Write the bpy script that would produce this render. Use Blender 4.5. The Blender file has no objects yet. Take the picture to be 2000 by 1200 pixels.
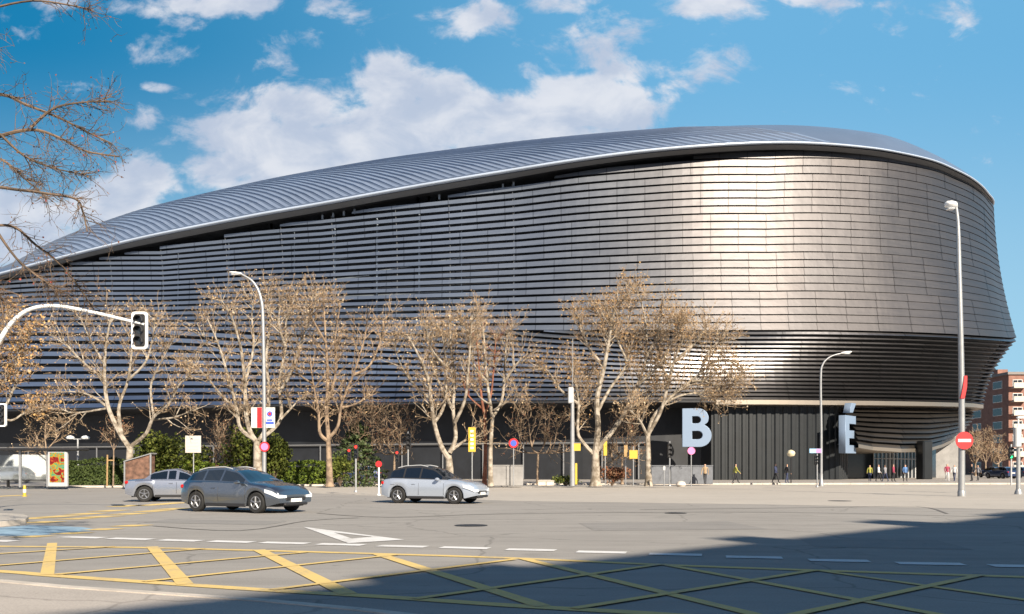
import bpy, bmesh, math, random
from mathutils import Vector, Matrix
random.seed(7)
R = math.radians
PI = math.pi
sc = bpy.context.scene
COL = sc.collection

# ------------------------------------------------------------------ camera
F, HOR, CH = 1700.0, 915.0, 1.45          # focal (px of 2000), horizon row, eye height
cd = bpy.data.cameras.new('camera')
cam = bpy.data.objects.new('camera', cd); COL.objects.link(cam)
cam.location = (0, 0, CH); cam.rotation_euler = (R(90), 0, 0)
cd.sensor_width = 36; cd.lens = 36 * F / 2000; cd.shift_y = (HOR - 600) / 2000
cd.clip_start = 0.1; cd.clip_end = 6000
sc.camera = cam

SUN_AZ, SUN_EL = 28.0, 31.0               # azimuth right of straight-behind, elevation
sdir = Vector((math.sin(R(SUN_AZ)) * math.cos(R(SUN_EL)), -math.cos(R(SUN_AZ)) * math.cos(R(SUN_EL)), math.sin(R(SUN_EL))))

def P(px, py, Y):
    return Vector(((px - 1000) * Y / F, Y, CH + (HOR - py) * Y / F))
def G(px, py, z=0.0):
    Y = (CH - z) * F / (py - HOR)
    return Vector(((px - 1000) * Y / F, Y, z))

# ------------------------------------------------------------------ node helper
class NT:
    def __init__(s, tree): s.t = tree; s.n = tree.nodes; s.l = tree.links
    def new(s, typ, **kw):
        nd = s.n.new(typ)
        for k, v in kw.items(): setattr(nd, k, v)
        return nd
    def put(s, sock, v):
        if isinstance(v, bpy.types.NodeSocket): s.l.new(v, sock)
        elif v is not None: sock.default_value = v
    def m(s, op, a, b=None, c=None):
        nd = s.new('ShaderNodeMath', operation=op)
        s.put(nd.inputs[0], a)
        if b is not None: s.put(nd.inputs[1], b)
        if c is not None: s.put(nd.inputs[2], c)
        return nd.outputs[0]
    def mix(s, f, a, b, bt='MIX'):
        nd = s.new('ShaderNodeMix', data_type='RGBA', blend_type=bt)
        s.put(nd.inputs[0], f); s.put(nd.inputs[6], a); s.put(nd.inputs[7], b)
        return nd.outputs[2]
    def noise(s, vec, scale, detail=4, rough=.55, dist=0):
        nd = s.new('ShaderNodeTexNoise'); nd.inputs['Scale'].default_value = scale
        nd.inputs['Detail'].default_value = detail; nd.inputs['Roughness'].default_value = rough
        nd.inputs['Distortion'].default_value = dist
        if vec is not None: s.l.new(vec, nd.inputs['Vector'])
        return nd.outputs['Fac']
    def ramp(s, f, p0, p1, c0=(0, 0, 0, 1), c1=(1, 1, 1, 1)):
        nd = s.new('ShaderNodeValToRGB'); s.put(nd.inputs[0], f)
        e = nd.color_ramp.elements
        e[0].position = p0; e[0].color = c0; e[1].position = p1; e[1].color = c1
        return nd.outputs[0]
    def sstep(s, f, a, b):
        nd = s.new('ShaderNodeMapRange', interpolation_type='SMOOTHSTEP')
        s.put(nd.inputs[0], f); nd.inputs[1].default_value = a; nd.inputs[2].default_value = b
        return nd.outputs[0]
def c4(c): return (c[0], c[1], c[2], 1.0)

# ------------------------------------------------------------------ world
w = bpy.data.worlds.new('World'); sc.world = w; w.use_nodes = True
T = NT(w.node_tree); T.n.clear()
sky = T.new('ShaderNodeTexSky', sky_type='NISHITA'); sky.sun_disc = False
sky.sun_elevation = R(SUN_EL); sky.sun_rotation = math.atan2(sdir.x, sdir.y)
sky.air_density = 1.0; sky.dust_density = 0.35; sky.ozone_density = 2.2
tc = T.new('ShaderNodeTexCoord'); sp = T.new('ShaderNodeSeparateXYZ'); T.l.new(tc.outputs['Generated'], sp.inputs[0])
dx, dy, dz = sp.outputs
yy = T.m('MAXIMUM', dy, 0.05)
uu = T.m('DIVIDE', dx, yy); vv = T.m('DIVIDE', dz, yy)
blobs = [(470,260,130,48,1),(600,205,120,55,1),(765,170,80,62,1),(900,235,150,60,1),(1050,225,120,52,1),(1200,212,95,46,1),(1275,205,45,42,.8),
 (700,290,320,55,1),(1000,275,260,40,1),(280,350,75,50,1),(400,330,90,34,.8),(40,450,150,75,.9), (230,400,90,60,.95), (520,330,170,50,1), (860,190,70,50,.95), (1130,190,90,40,.95), (830,125,50,22,.5), (350,45,60,22,.5), (870,60,40,16,.45), (1260,45,60,16,.45),(120,430,130,50,.8),(290,240,50,26,.45),
 (330,95,75,40,.55),(560,100,60,46,.62),(290,12,90,26,.8),(450,8,120,26,.9),(640,10,70,24,.7),
 (950,32,75,36,.85),(1075,8,70,26,.8),(1160,80,110,52,.72),(1240,130,60,40,.75),(1370,115,90,50,.72),(1430,120,50,36,.5),(1400,6,110,26,.9),(1580,-2,110,20,.7),
 (1880,25,40,34,.5),(305,172,45,10,.5),(1020,140,50,18,.5),(1930,345,26,40,.3),(110,5,60,14,.45)]
acc = None
for (bx, by, ax, ay, am) in blobs:
    uc = (bx - 1000) / F; vc = (HOR - by) / F
    du = T.m('MULTIPLY', T.m('SUBTRACT', uu, uc), F / ax); dv = T.m('MULTIPLY', T.m('SUBTRACT', vv, vc), F / ay)
    r2 = T.m('ADD', T.m('MULTIPLY', du, du), T.m('MULTIPLY', dv, dv))
    g = T.m('MULTIPLY', T.m('EXPONENT', T.m('MULTIPLY', T.m('POWER', r2, 1.3), -.62)), am * (.95 if am > .85 else .84))
    acc = g if acc is None else T.m('MAXIMUM', acc, g)
cvec = T.new('ShaderNodeCombineXYZ'); T.l.new(uu, cvec.inputs[0]); T.l.new(T.m('MULTIPLY', vv, 1.5), cvec.inputs[1]); T.l.new(dy, cvec.inputs[2])
n1 = T.noise(cvec.outputs[0], 11.0, 9, .6, .5); n2 = T.noise(cvec.outputs[0], 34.0, 7, .62, .3)
nn = T.m('ADD', T.m('MULTIPLY', n1, .72), T.m('MULTIPLY', n2, .28))
front = T.sstep(dy, 0.05, 0.3)
dens = T.m('ADD', T.m('MULTIPLY', acc, front), T.m('MULTIPLY', T.m('SUBTRACT', nn, .5), 2.7))
cl = T.sstep(dens, 0.22, 0.72)
back = T.m('MULTIPLY', T.sstep(T.noise(tc.outputs['Generated'], 3.0, 6, .55), .52, .7), T.m('SUBTRACT', 1.0, front))
fill_bank = T.m('MULTIPLY', T.m('MULTIPLY', T.sstep(dx, .15, -.55), T.sstep(dy, .25, -.1)), T.m('MULTIPLY', T.sstep(dz, .78, .5), T.m('ADD', .55, T.m('MULTIPLY', T.noise(tc.outputs['Generated'], 3.0, 5, .55), .6))))  # unseen bright clouds behind left, added to brighten reflections in the left facade
cl = T.m('MINIMUM', T.m('ADD', T.m('MULTIPLY', cl, .93), T.m('MAXIMUM', T.m('MULTIPLY', back, .2), fill_bank)), .95)
shade = T.sstep(T.noise(cvec.outputs[0], 13.0, 7, .55, .3), .35, .68)
ccol = T.mix(shade, (5.2, 5.9, 7.3, 1), (7.9, 8.1, 8.7, 1))
nish = T.mix(1.0, sky.outputs[0], (0.50, 1.02, 1.22, 1), 'MULTIPLY')
tl = T.sstep(uu, -.60, .30); te = T.sstep(vv, .50, .13); tz = T.sstep(dz, .55, .92)
gcol = T.mix(tl, (0.02, 2.15, 4.5, 1), (1.75, 4.9, 7.9, 1))
gcol = T.mix(T.m('MULTIPLY', te, .85), gcol, (4.2, 6.9, 8.6, 1))
gcol = T.mix(tz, gcol, (.04, .50, 1.9, 1))
gcol = T.mix(T.sstep(dy, 0.4, -0.3), gcol, (.30, .95, 2.5, 1))
skyc = T.mix(.86, nish, gcol)
hs = T.new('ShaderNodeHueSaturation'); T.l.new(skyc, hs.inputs['Color'])
wmix = T.mix(cl, hs.outputs[0], ccol)
bg = T.new('ShaderNodeBackground'); bg.inputs['Strength'].default_value = 0.05
T.l.new(wmix, bg.inputs['Color'])
wo = T.new('ShaderNodeOutputWorld'); T.l.new(bg.outputs[0], wo.inputs[0])

# ------------------------------------------------------------------ sun + exposure
sl = bpy.data.lights.new('sun', 'SUN'); sl.energy = 5.0; sl.angle = R(0.55); sl.color = (1.0, 0.88, 0.72)
so = bpy.data.objects.new('sun', sl); COL.objects.link(so)
so.rotation_euler = (-sdir).to_track_quat('-Z', 'Y').to_euler(); so.location = sdir * 100
sc.view_settings.view_transform = 'Standard'; sc.view_settings.look = 'None'
sc.view_settings.exposure = 1.0; sc.view_settings.gamma = 1.0

# ------------------------------------------------------------------ materials
def mat(name, col, rough=.7, metal=0.0, var=0.0, vscale=3.0, col2=None, bump=0.0, bscale=20.0, spec=.5, trans=0.0, coat=0.0, emit=None):
    m = bpy.data.materials.new(name); m.use_nodes = True
    t = NT(m.node_tree); b = t.n['Principled BSDF']
    b.inputs['Roughness'].default_value = rough; b.inputs['Metallic'].default_value = metal
    b.inputs['Specular IOR Level'].default_value = spec
    b.inputs['Coat Weight'].default_value = coat
    b.inputs['Transmission Weight'].default_value = trans
    if emit: b.inputs['Emission Color'].default_value = c4(emit[0]); b.inputs['Emission Strength'].default_value = emit[1]
    tcx = t.new('ShaderNodeTexCoord')
    if var > 0 or col2:
        f = t.noise(tcx.outputs['Object'], vscale, 6, .6)
        c2 = col2 if col2 else tuple(min(1, x * (1 + var)) for x in col)
        c1 = col if col2 else tuple(x * (1 - var) for x in col)
        t.l.new(t.ramp(f, .35, .65, c4(c1), c4(c2)), b.inputs['Base Color'])
    else: b.inputs['Base Color'].default_value = c4(col)
    if bump > 0:
        bn = t.new('ShaderNodeBump'); bn.inputs['Strength'].default_value = bump; bn.inputs['Distance'].default_value = .05
        t.l.new(t.noise(tcx.outputs['Object'], bscale, 5, .6), bn.inputs['Height']); t.l.new(bn.outputs[0], b.inputs['Normal'])
    return m

def ground_mat(name, base, spots=.25, crack=True, rough=.85, joints=0, patch=.12):
    m = bpy.data.materials.new(name); m.use_nodes = True
    t = NT(m.node_tree); b = t.n['Principled BSDF']; b.inputs['Roughness'].default_value = rough
    b.inputs['Specular IOR Level'].default_value = .25
    o = t.new('ShaderNodeTexCoord').outputs['Object']
    big = t.noise(o, .12, 4, .5); mid = t.noise(o, 1.3, 6, .65); fine = t.noise(o, 38, 3, .7)
    mpg = t.new('ShaderNodeMapping'); mpg.inputs['Scale'].default_value = (.10, 1.1, 1); t.l.new(o, mpg.inputs[0])
    lane = t.noise(mpg.outputs[0], 1.6, 5, .6)
    v = t.m('ADD', t.m('MULTIPLY', t.m('SUBTRACT', big, .5), patch * 3), t.m('MULTIPLY', t.m('SUBTRACT', mid, .5), spots))
    v = t.m('ADD', v, t.m('MULTIPLY', t.m('SUBTRACT', fine, .5), spots * 3.0))
    v = t.m('ADD', v, t.m('MULTIPLY', t.m('SUBTRACT', lane, .5), patch * 4.2))
    v = t.m('ADD', v, 1.0)
    if crack:
        vo = t.new('ShaderNodeTexVoronoi', feature='DISTANCE_TO_EDGE'); vo.inputs['Scale'].default_value = .16
        mx = t.new('ShaderNodeMixRGB'); mx.blend_type = 'ADD'; mx.inputs[0].default_value = .9
        nz = t.new('ShaderNodeTexNoise'); nz.inputs['Scale'].default_value = .8; nz.inputs['Detail'].default_value = 5
        t.l.new(o, nz.inputs['Vector']); t.l.new(o, mx.inputs[1]); t.l.new(nz.outputs['Color'], mx.inputs[2]); t.l.new(mx.outputs[0], vo.inputs['Vector'])
        cr = t.sstep(vo.outputs[0], .0, .008)
        v = t.m('MULTIPLY', v, t.m('ADD', t.m('MULTIPLY', cr, .28), .72))
    st = t.sstep(t.noise(o, .55, 4, .55, .6), .60, .74); v = t.m('MULTIPLY', v, t.m('SUBTRACT', 1.0, t.m('MULTIPLY', st, .16)))     # oil and tyre staining
    dots = t.sstep(t.noise(o, 3.2, 2, .5), .70, .74); v = t.m('MULTIPLY', v, t.m('SUBTRACT', 1.0, t.m('MULTIPLY', dots, .22)))
    if joints:
        br = t.new('ShaderNodeTexBrick'); br.inputs['Scale'].default_value = 1.0; br.inputs['Brick Width'].default_value = joints
        br.inputs['Row Height'].default_value = joints; br.inputs['Mortar Size'].default_value = .018; br.offset = 0.5
        br.inputs['Color1'].default_value = (1, 1, 1, 1); br.inputs['Color2'].default_value = (.88, .88, .88, 1); br.inputs['Mortar'].default_value = (.6, .6, .6, 1)
        t.l.new(o, br.inputs[0]); v = t.m('MULTIPLY', v, br.outputs[0])
    cc = t.mix(1.0, c4(base), v, 'MULTIPLY'); t.l.new(cc, b.inputs['Base Color'])
    bn = t.new('ShaderNodeBump'); bn.inputs['Strength'].default_value = .35; bn.inputs['Distance'].default_value = .01
    t.l.new(fine, bn.inputs['Height']); t.l.new(bn.outputs[0], b.inputs['Normal'])
    return m

def clad_mat(name, base, rough=.32, seam=1.0, tint=.10, pitch=1.0, left=None):
    m = bpy.data.materials.new(name); m.use_nodes = True
    t = NT(m.node_tree); b = t.n['Principled BSDF']; b.inputs['Metallic'].default_value = 1.0
    uv = t.new('ShaderNodeUVMap'); s = t.new('ShaderNodeSeparateXYZ'); t.l.new(uv.outputs[0], s.inputs[0])
    row = t.m('FLOOR', s.outputs[1]); grp = t.m('FLOOR', t.m('DIVIDE', s.outputs[1], 5.0))
    u = t.m('ADD', t.m('MULTIPLY', s.outputs[0], pitch), t.m('MULTIPLY', grp, .37))
    fr = t.m('FRACT', u)
    wn = t.new('ShaderNodeTexWhiteNoise', noise_dimensions='2D'); cv = t.new('ShaderNodeCombineXYZ')
    t.l.new(t.m('FLOOR', u), cv.inputs[0]); t.l.new(row, cv.inputs[1]); t.l.new(cv.outputs[0], wn.inputs['Vector'])
    wn2 = t.new('ShaderNodeTexWhiteNoise', noise_dimensions='2D'); cv2 = t.new('ShaderNodeCombineXYZ')
    t.l.new(t.m('FLOOR', u), cv2.inputs[0]); t.l.new(grp, cv2.inputs[1]); t.l.new(cv2.outputs[0], wn2.inputs['Vector'])
    o = t.new('ShaderNodeTexCoord').outputs['Object']
    cloud = t.noise(o, .09, 4, .5)
    k = t.m('ADD', t.m('ADD', t.m('MULTIPLY', wn.outputs[0], tint), t.m('MULTIPLY', wn2.outputs[0], tint)), t.m('MULTIPLY', cloud, .35))
    k = t.m('ADD', k, 1.0 - tint - .17)
    sm = t.m('GREATER_THAN', fr, .03 * seam)
    k = t.m('MULTIPLY', k, t.m('ADD', t.m('MULTIPLY', sm, .45), .55))
    c = t.mix(t.m('MULTIPLY', wn2.outputs[0], .5), c4(base), c4((base[0] * 1.03, base[1] * .97, base[2] * .93)))
    if left: c = t.mix(t.sstep(s.outputs[0], 15.5, 26.0), c4(left), c)      # left cladding painted lighter and bluer, standing in for brighter sky reflection
    cc = t.mix(1.0, c, k, 'MULTIPLY'); t.l.new(cc, b.inputs['Base Color'])
    mp = t.new('ShaderNodeMapping'); mp.inputs['Scale'].default_value = (.35, .35, 6.0); t.l.new(o, mp.inputs[0])
    streak = t.noise(mp.outputs[0], .8, 4, .6)
    t.l.new(t.m('ADD', t.m('MULTIPLY', streak, .14), t.m('ADD', t.m('MULTIPLY', wn.outputs[0], .02), rough - .06)), b.inputs['Roughness'])
    bn = t.new('ShaderNodeBump'); bn.inputs['Strength'].default_value = .14; bn.inputs['Distance'].default_value = .22
    t.l.new(t.noise(o, .55, 3, .5), bn.inputs['Height']); t.l.new(bn.outputs[0], b.inputs['Normal'])
    return m

M = dict(
 asphalt=ground_mat('asphalt', (.268, .254, .236), .24),
 plaza=ground_mat('plaza_paving', (.39, .36, .32), .18, crack=False, patch=.08),
 path=ground_mat('pavement_slabs', (.33, .305, .28), .2, crack=False, joints=.6),
 patch=ground_mat('asphalt_patch', (.232, .222, .210), .24, crack=False),
 tanpave=ground_mat('tan_pavement', (.37, .335, .30), .3, crack=True, patch=.06),
 soil=ground_mat('soil', (.13, .11, .08), .4, crack=False),
 yellow=mat('yellow_paint', (.62, .465, .20), .7, var=.25, vscale=2.2),
 white=mat('white_paint', (.60, .60, .60), .7, var=.16, vscale=3),
 blue_floor=mat('blue_surfacing', (.22, .33, .42), .8, var=.15, vscale=2),
 kerb=mat('kerb_stone', (.50, .45, .39), .8, var=.15, vscale=1.5, bump=.2),
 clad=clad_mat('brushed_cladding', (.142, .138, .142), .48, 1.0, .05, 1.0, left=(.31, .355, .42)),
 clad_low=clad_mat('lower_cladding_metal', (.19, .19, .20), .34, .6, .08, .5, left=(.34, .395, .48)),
 clad_under=clad_mat('underside_metal', (.14, .13, .12), .42, .6, .12, .5),
 roof=mat('roof_metal', (.17, .22, .31), .42, .55, var=.06, vscale=.2),
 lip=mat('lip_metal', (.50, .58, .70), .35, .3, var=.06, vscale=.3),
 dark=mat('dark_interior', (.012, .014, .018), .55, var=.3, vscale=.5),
 steel_in=mat('inner_steel', (.26, .30, .35), .5, .3),
 ribbed=mat('ribbed_wall', (.010, .013, .016), .5, .2, var=.15, vscale=.8),
 glass_dark=mat('dark_glass', (.02, .026, .033), .12, spec=.7),
 ledge=mat('ledge_metal', (.34, .30, .25), .45, .8),
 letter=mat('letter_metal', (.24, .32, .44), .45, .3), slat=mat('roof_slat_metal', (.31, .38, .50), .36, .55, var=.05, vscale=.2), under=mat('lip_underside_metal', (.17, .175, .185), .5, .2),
 galv=mat('galvanised', (.36, .37, .38), .45, .5, var=.08, vscale=4),
 grey_paint=mat('grey_paint', (.42, .43, .44), .5),
 white_post=mat('white_post_paint', (.78, .78, .77), .45),
 black=mat('black_plastic', (.02, .02, .022), .5),
 rubber=mat('tyre_rubber', (.015, .015, .015), .85),
 rim=mat('alloy', (.32, .33, .35), .35, .8),
 red=mat('red_paint', (.55, .02, .025), .45),
 redlamp=mat('red_lamp', (.6, .02, .02), .3, emit=((1, .05, .03), 1.2)),
 greenlamp=mat('green_lamp', (.02, .6, .15), .3, emit=((.03, 1, .25), 1.6)),
 bluep=mat('blue_paint', (.05, .10, .45), .5),
 pink=mat('pink_sign', (.72, .20, .42), .5), purple=mat('purple_sign', (.22, .06, .42), .5),
 lightblue=mat('light_blue_sign', (.30, .55, .80), .5),
 signyellow=mat('yellow_sign', (.52, .36, .04), .5), signwhite=mat('sign_white', (.72, .72, .70), .5),
 brown=mat('brown_panel', (.14, .075, .05), .7, var=.5, vscale=3),
 cardark=mat('gunmetal_paint', (.20, .225, .26), .24, .9, coat=.8),
 carsilver=mat('silver_paint', (.50, .53, .60), .26, .85, coat=.8),
 carwhite=mat('pale_paint', (.40, .45, .53), .26, .4, coat=.8),
 carblue=mat('navy_paint', (.03, .05, .12), .3, .3, coat=.8),
 carred=mat('wine_paint', (.22, .03, .03), .3, .3, coat=.8),
 carglass=mat('car_glass', (.006, .009, .013), .03, spec=1.0, coat=.5),
 lampclear=mat('headlight_glass', (.75, .78, .80), .12, .2), tail=mat('tail_light', (.45, .01, .01), .2),
 brick=mat('brick_wall', (.25, .13, .10), .85, var=.18, vscale=1.2), stone=mat('pale_wall', (.55, .50, .45), .8, var=.1, vscale=.5),
 blueglass=mat('blue_glass', (.28, .38, .48), .18, .6, var=.12, vscale=.15), roofgrey=mat('roof_grey', (.22, .2, .19), .8),
 concrete=mat('concrete', (.25, .245, .24), .8, var=.15, vscale=1.2, bump=.2),
 skin=mat('skin', (.50, .30, .21), .6), hair=mat('hair', (.03, .02, .015), .7),
 wood=mat('stake_wood', (.34, .22, .10), .8, var=.2, vscale=6),
)
def worn(name, col, wear=.5):
    m = bpy.data.materials.new(name); m.use_nodes = True; t = NT(m.node_tree); b = t.n['Principled BSDF']; b.inputs['Roughness'].default_value = .75; b.inputs['Specular IOR Level'].default_value = .25
    o = t.new('ShaderNodeTexCoord').outputs['Object']; f1 = t.noise(o, 1.1, 6, .65); f2 = t.noise(o, 16, 6, .7)
    w_ = t.sstep(t.m('ADD', t.m('MULTIPLY', f1, .55), t.m('MULTIPLY', f2, .45)), .50, .66)
    c = t.mix(t.m('MULTIPLY', w_, wear), c4(col), (.27, .25, .22, 1)); c = t.mix(t.m('MULTIPLY', f1, .3), c, (.3, .26, .2, 1)); t.l.new(c, b.inputs['Base Color']); return m
M['yellow'] = worn('yellow_paint', (.68, .49, .17), .75); M['white'] = worn('white_paint', (.68, .68, .68), .6)
def bark_mat(name, a, bcol, sc1=2.2):
    m = bpy.data.materials.new(name); m.use_nodes = True; t = NT(m.node_tree); b = t.n['Principled BSDF']; b.inputs['Roughness'].default_value = .85
    o = t.new('ShaderNodeTexCoord').outputs['Object']; f = t.noise(o, sc1, 5, .6)
    t.l.new(t.ramp(f, .42, .58, c4(a), c4(bcol)), b.inputs['Base Color'])
    bn = t.new('ShaderNodeBump'); bn.inputs['Strength'].default_value = .5; bn.inputs['Distance'].default_value = .03
    t.l.new(t.noise(o, 14, 5, .6), bn.inputs['Height']); t.l.new(bn.outputs[0], b.inputs['Normal'])
    return m
M['bark'] = bark_mat('plane_bark', (.16, .13, .095), (.38, .335, .275))
M['bark2'] = bark_mat('brown_bark', (.14, .10, .07), (.30, .22, .15))
M['darkbark'] = bark_mat('dark_bark', (.07, .05, .035), (.16, .11, .075))
M['redbark'] = bark_mat('reddish_bark', (.16, .06, .035), (.26, .10, .06))
def leaf_mat(name, cols, transl=.25):
    m = bpy.data.materials.new(name); m.use_nodes = True; t = NT(m.node_tree); b = t.n['Principled BSDF']; b.inputs['Roughness'].default_value = .7
    b.inputs['Specular IOR Level'].default_value = .2
    g = t.new('ShaderNodeNewGeometry'); rp = t.new('ShaderNodeValToRGB'); t.l.new(g.outputs['Random Per Island'], rp.inputs[0])
    e = rp.color_ramp.elements; e[0].color = c4(cols[0]); e[1].color = c4(cols[-1])
    for i, cc in enumerate(cols[1:-1]): x = e.new((i + 1) / (len(cols) - 1)); x.color = c4(cc)
    t.l.new(rp.outputs[0], b.inputs['Base Color'])
    return m
M['twig'] = leaf_mat('twig', [(.22, .155, .10), (.38, .285, .19), (.30, .22, .145), (.16, .11, .07)])
M['dry'] = leaf_mat('dry_leaf', [(.30, .20, .11), (.46, .34, .20), (.34, .23, .13), (.50, .41, .29), (.24, .13, .07)])
M['dryorange'] = leaf_mat('dry_leaf_orange', [(.33, .19, .08), (.48, .31, .13), (.42, .26, .11), (.26, .13, .06), (.44, .34, .22)])
M['dryred'] = leaf_mat('dry_leaf_red', [(.16, .085, .045), (.24, .14, .08), (.20, .07, .04), (.12, .07, .04)])
M['green'] = leaf_mat('green_leaf', [(.05, .07, .012), (.10, .12, .02), (.03, .045, .01), (.14, .15, .03)])
M['fir'] = leaf_mat('fir_leaf', [(.035, .055, .02), (.08, .11, .04), (.02, .035, .012), (.13, .16, .08)])
M['lime'] = leaf_mat('lime_leaf', [(.10, .15, .02), (.17, .22, .03), (.05, .09, .012)])
M['hedge'] = leaf_mat('hedge_leaf', [(.02, .035, .01), (.045, .065, .018), (.06, .085, .02)])

# ------------------------------------------------------------------ mesh helper
class MB:
    def __init__(s): s.v = []; s.f = []; s.mi = []; s.uv = []
    def q(s, vs, faces, mi=0, uvs=None):
        b = len(s.v); s.v.extend([tuple(p) for p in vs])
        for i, f in enumerate(faces):
            s.f.append(tuple(b + j for j in f)); s.mi.append(mi)
            s.uv.append(uvs[i] if uvs else None)
        return s
    def box(s, c, size, rot=0.0, mi=0, bev=0.0):
        hx, hy, hz = size[0] / 2, size[1] / 2, size[2] / 2
        cr, sr = math.cos(rot), math.sin(rot)
        def tr(x, y, z): return (c[0] + x * cr - y * sr, c[1] + x * sr + y * cr, c[2] + z)
        if bev <= 0:
            vs = [tr(x * hx, y * hy, z * hz) for z in (-1, 1) for y in (-1, 1) for x in (-1, 1)]
            s.q(vs, [(0, 2, 3, 1), (4, 5, 7, 6), (0, 1, 5, 4), (2, 6, 7, 3), (0, 4, 6, 2), (1, 3, 7, 5)], mi)
        else:
            b = min(bev, hx * .9, hy * .9, hz * .9)
            ring = []
            pts = [(-hx + b, -hy), (hx - b, -hy), (hx, -hy + b), (hx, hy - b), (hx - b, hy), (-hx + b, hy), (-hx, hy - b), (-hx, -hy + b)]
            ins = [(x * (1 - b / hx) if abs(x) > 1e-9 else 0, y * (1 - b / hy)) for x, y in pts]
            rings = [(ins, -hz), (pts, -hz + b), (pts, hz - b), (ins, hz)]
            vs = [tr(x, y, z) for (pp, z) in rings for (x, y) in pp]
            fs = [tuple(reversed(range(8)))]
            for k in range(3):
                for i in range(8): fs.append((k * 8 + i, k * 8 + (i + 1) % 8, k * 8 + 8 + (i + 1) % 8, k * 8 + 8 + i))
            fs.append(tuple(range(24, 32)))
            s.q(vs, fs, mi)
        return s
    def tube(s, pts, rad, n=8, mi=0, cap=True):
        pts = [Vector(p) for p in pts]; k = len(pts)
        rs = rad if isinstance(rad, (list, tuple)) else [rad] * k
        vs = []; prev = None
        for i, p in enumerate(pts):
            d = (pts[min(i + 1, k - 1)] - pts[max(i - 1, 0)])
            if d.length < 1e-9: d = Vector((0, 0, 1))
            d.normalize()
            if prev is None:
                a = Vector((1, 0, 0)) if abs(d.x) < .8 else Vector((0, 1, 0))
                u = d.cross(a).normalized()
            else:
                u = prev - d * prev.dot(d)
                if u.length < 1e-6: u = d.orthogonal()
                u.normalize()
            prev = u; v = d.cross(u)
            for j in range(n):
                a = 2 * PI * j / n
                vs.append(p + (u * math.cos(a) + v * math.sin(a)) * rs[i])
        fs = []
        for i in range(k - 1):
            for j in range(n): fs.append((i * n + j, i * n + (j + 1) % n, (i + 1) * n + (j + 1) % n, (i + 1) * n + j))
        if cap and n > 2: fs.append(tuple(reversed(range(n)))); fs.append(tuple(range((k - 1) * n, k * n)))
        s.q(vs, fs, mi); return s
    def lathe(s, prof, c=(0, 0, 0), n=20, axis='z', mi=0):
        vs = []
        for (r, h) in prof:
            for j in range(n):
                a = 2 * PI * j / n; x, y = r * math.cos(a), r * math.sin(a)
                p = (x, y, h) if axis == 'z' else ((x, h, y) if axis == 'y' else (h, x, y))
                vs.append((c[0] + p[0], c[1] + p[1], c[2] + p[2]))
        fs = []
        for i in range(len(prof) - 1):
            for j in range(n): fs.append((i * n + j, i * n + (j + 1) % n, (i + 1) * n + (j + 1) % n, (i + 1) * n + j))
        fs.append(tuple(reversed(range(n)))); fs.append(tuple(range((len(prof) - 1) * n, len(prof) * n)))
        s.q(vs, fs, mi); return s
    def disc(s, c, r, th, n=28, mi=0):        # disc facing -Y
        return s.lathe([(r, 0), (r, th)], c, n, 'y', mi)
    def poly(s, pts, z0, z1, mi=0):
        n = len(pts); vs = [(x, y, z0) for x, y in pts] + [(x, y, z1) for x, y in pts]
        s.q(vs, [tuple(reversed(range(n))), tuple(range(n, 2 * n))] + [(i, (i + 1) % n, n + (i + 1) % n, n + i) for i in range(n)], mi); return s
    def build(s, name, mats, parent=None, smooth=False, loc=None):
        me = bpy.data.meshes.new(name); me.from_pydata(s.v, [], s.f)
        if not isinstance(mats, (list, tuple)): mats = [mats]
        for m in mats: me.materials.append(m)
        if len(mats) > 1: me.polygons.foreach_set('material_index', s.mi)
        if any(u is not None for u in s.uv):
            ul = me.uv_layers.new(name='UVMap'); k = 0
            data = []
            for f, u in zip(s.f, s.uv):
                for j in range(len(f)):
                    data.extend(u[j] if u else (0, 0))
            ul.data.foreach_set('uv', data)
        if smooth:
            me.polygons.foreach_set('use_smooth', [True] * len(me.polygons))
            try: me.set_sharp_from_angle(angle=R(smooth if smooth is not True else 40))
            except Exception: pass
        me.update()
        o = bpy.data.objects.new(name, me); COL.objects.link(o)
        if parent: o.parent = parent
        if loc: o.location = loc
        return o
def tag(o, label, cat, group=None, kind=None):
    o['label'] = label; o['category'] = cat
    if group: o['group'] = group
    if kind: o['kind'] = kind
    return o
def empty(name, loc, label, cat, group=None, rz=0.0):
    o = bpy.data.objects.new(name, None); COL.objects.link(o); o.location = loc; o.rotation_euler = (0, 0, rz)
    o.empty_display_size = .3
    return tag(o, label, cat, group)
def struct(o): o['kind'] = 'structure'; return o
def kids(o): return [c for c in bpy.data.objects if c.parent == o]
def dup(src, loc, rz, label, parent=None):
    c = src.copy(); COL.objects.link(c)
    if parent is None:
        c.location = loc; c.rotation_euler = (0, 0, rz); c['label'] = label
    else: c.parent = parent
    for k in kids(src): dup(k, None, 0, None, c)
    return c
def crs(pts, sub):          # catmull-rom through vectors
    out = []
    n = len(pts)
    for i in range(n - 1):
        p0, p1, p2, p3 = pts[max(i - 1, 0)], pts[i], pts[i + 1], pts[min(i + 2, n - 1)]
        for k in range(sub):
            t = k / sub; t2, t3 = t * t, t * t * t
            out.append(.5 * ((2 * p1) + (p2 - p0) * t + (2 * p0 - 5 * p1 + 4 * p2 - p3) * t2 + (3 * p1 - p0 - 3 * p2 + p3) * t3))
    out.append(pts[-1].copy()); return out

# ================================================================== SETTING: ground, roads
def sheet(name, pts, z, m, sub=False):
    mb = MB(); mb.q([(p[0], p[1], z) for p in pts], [tuple(range(len(pts)))])
    o = mb.build(name, m); struct(o); return o
g = MB(); g.q([(-3000, -3000, 0), (3000, -3000, 0), (3000, 3000, 0), (-3000, 3000, 0)], [(0, 1, 2, 3)]); struct(g.build('ground', M['asphalt']))
def GP(lst): return [G(a, b) for a, b in lst]
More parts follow.
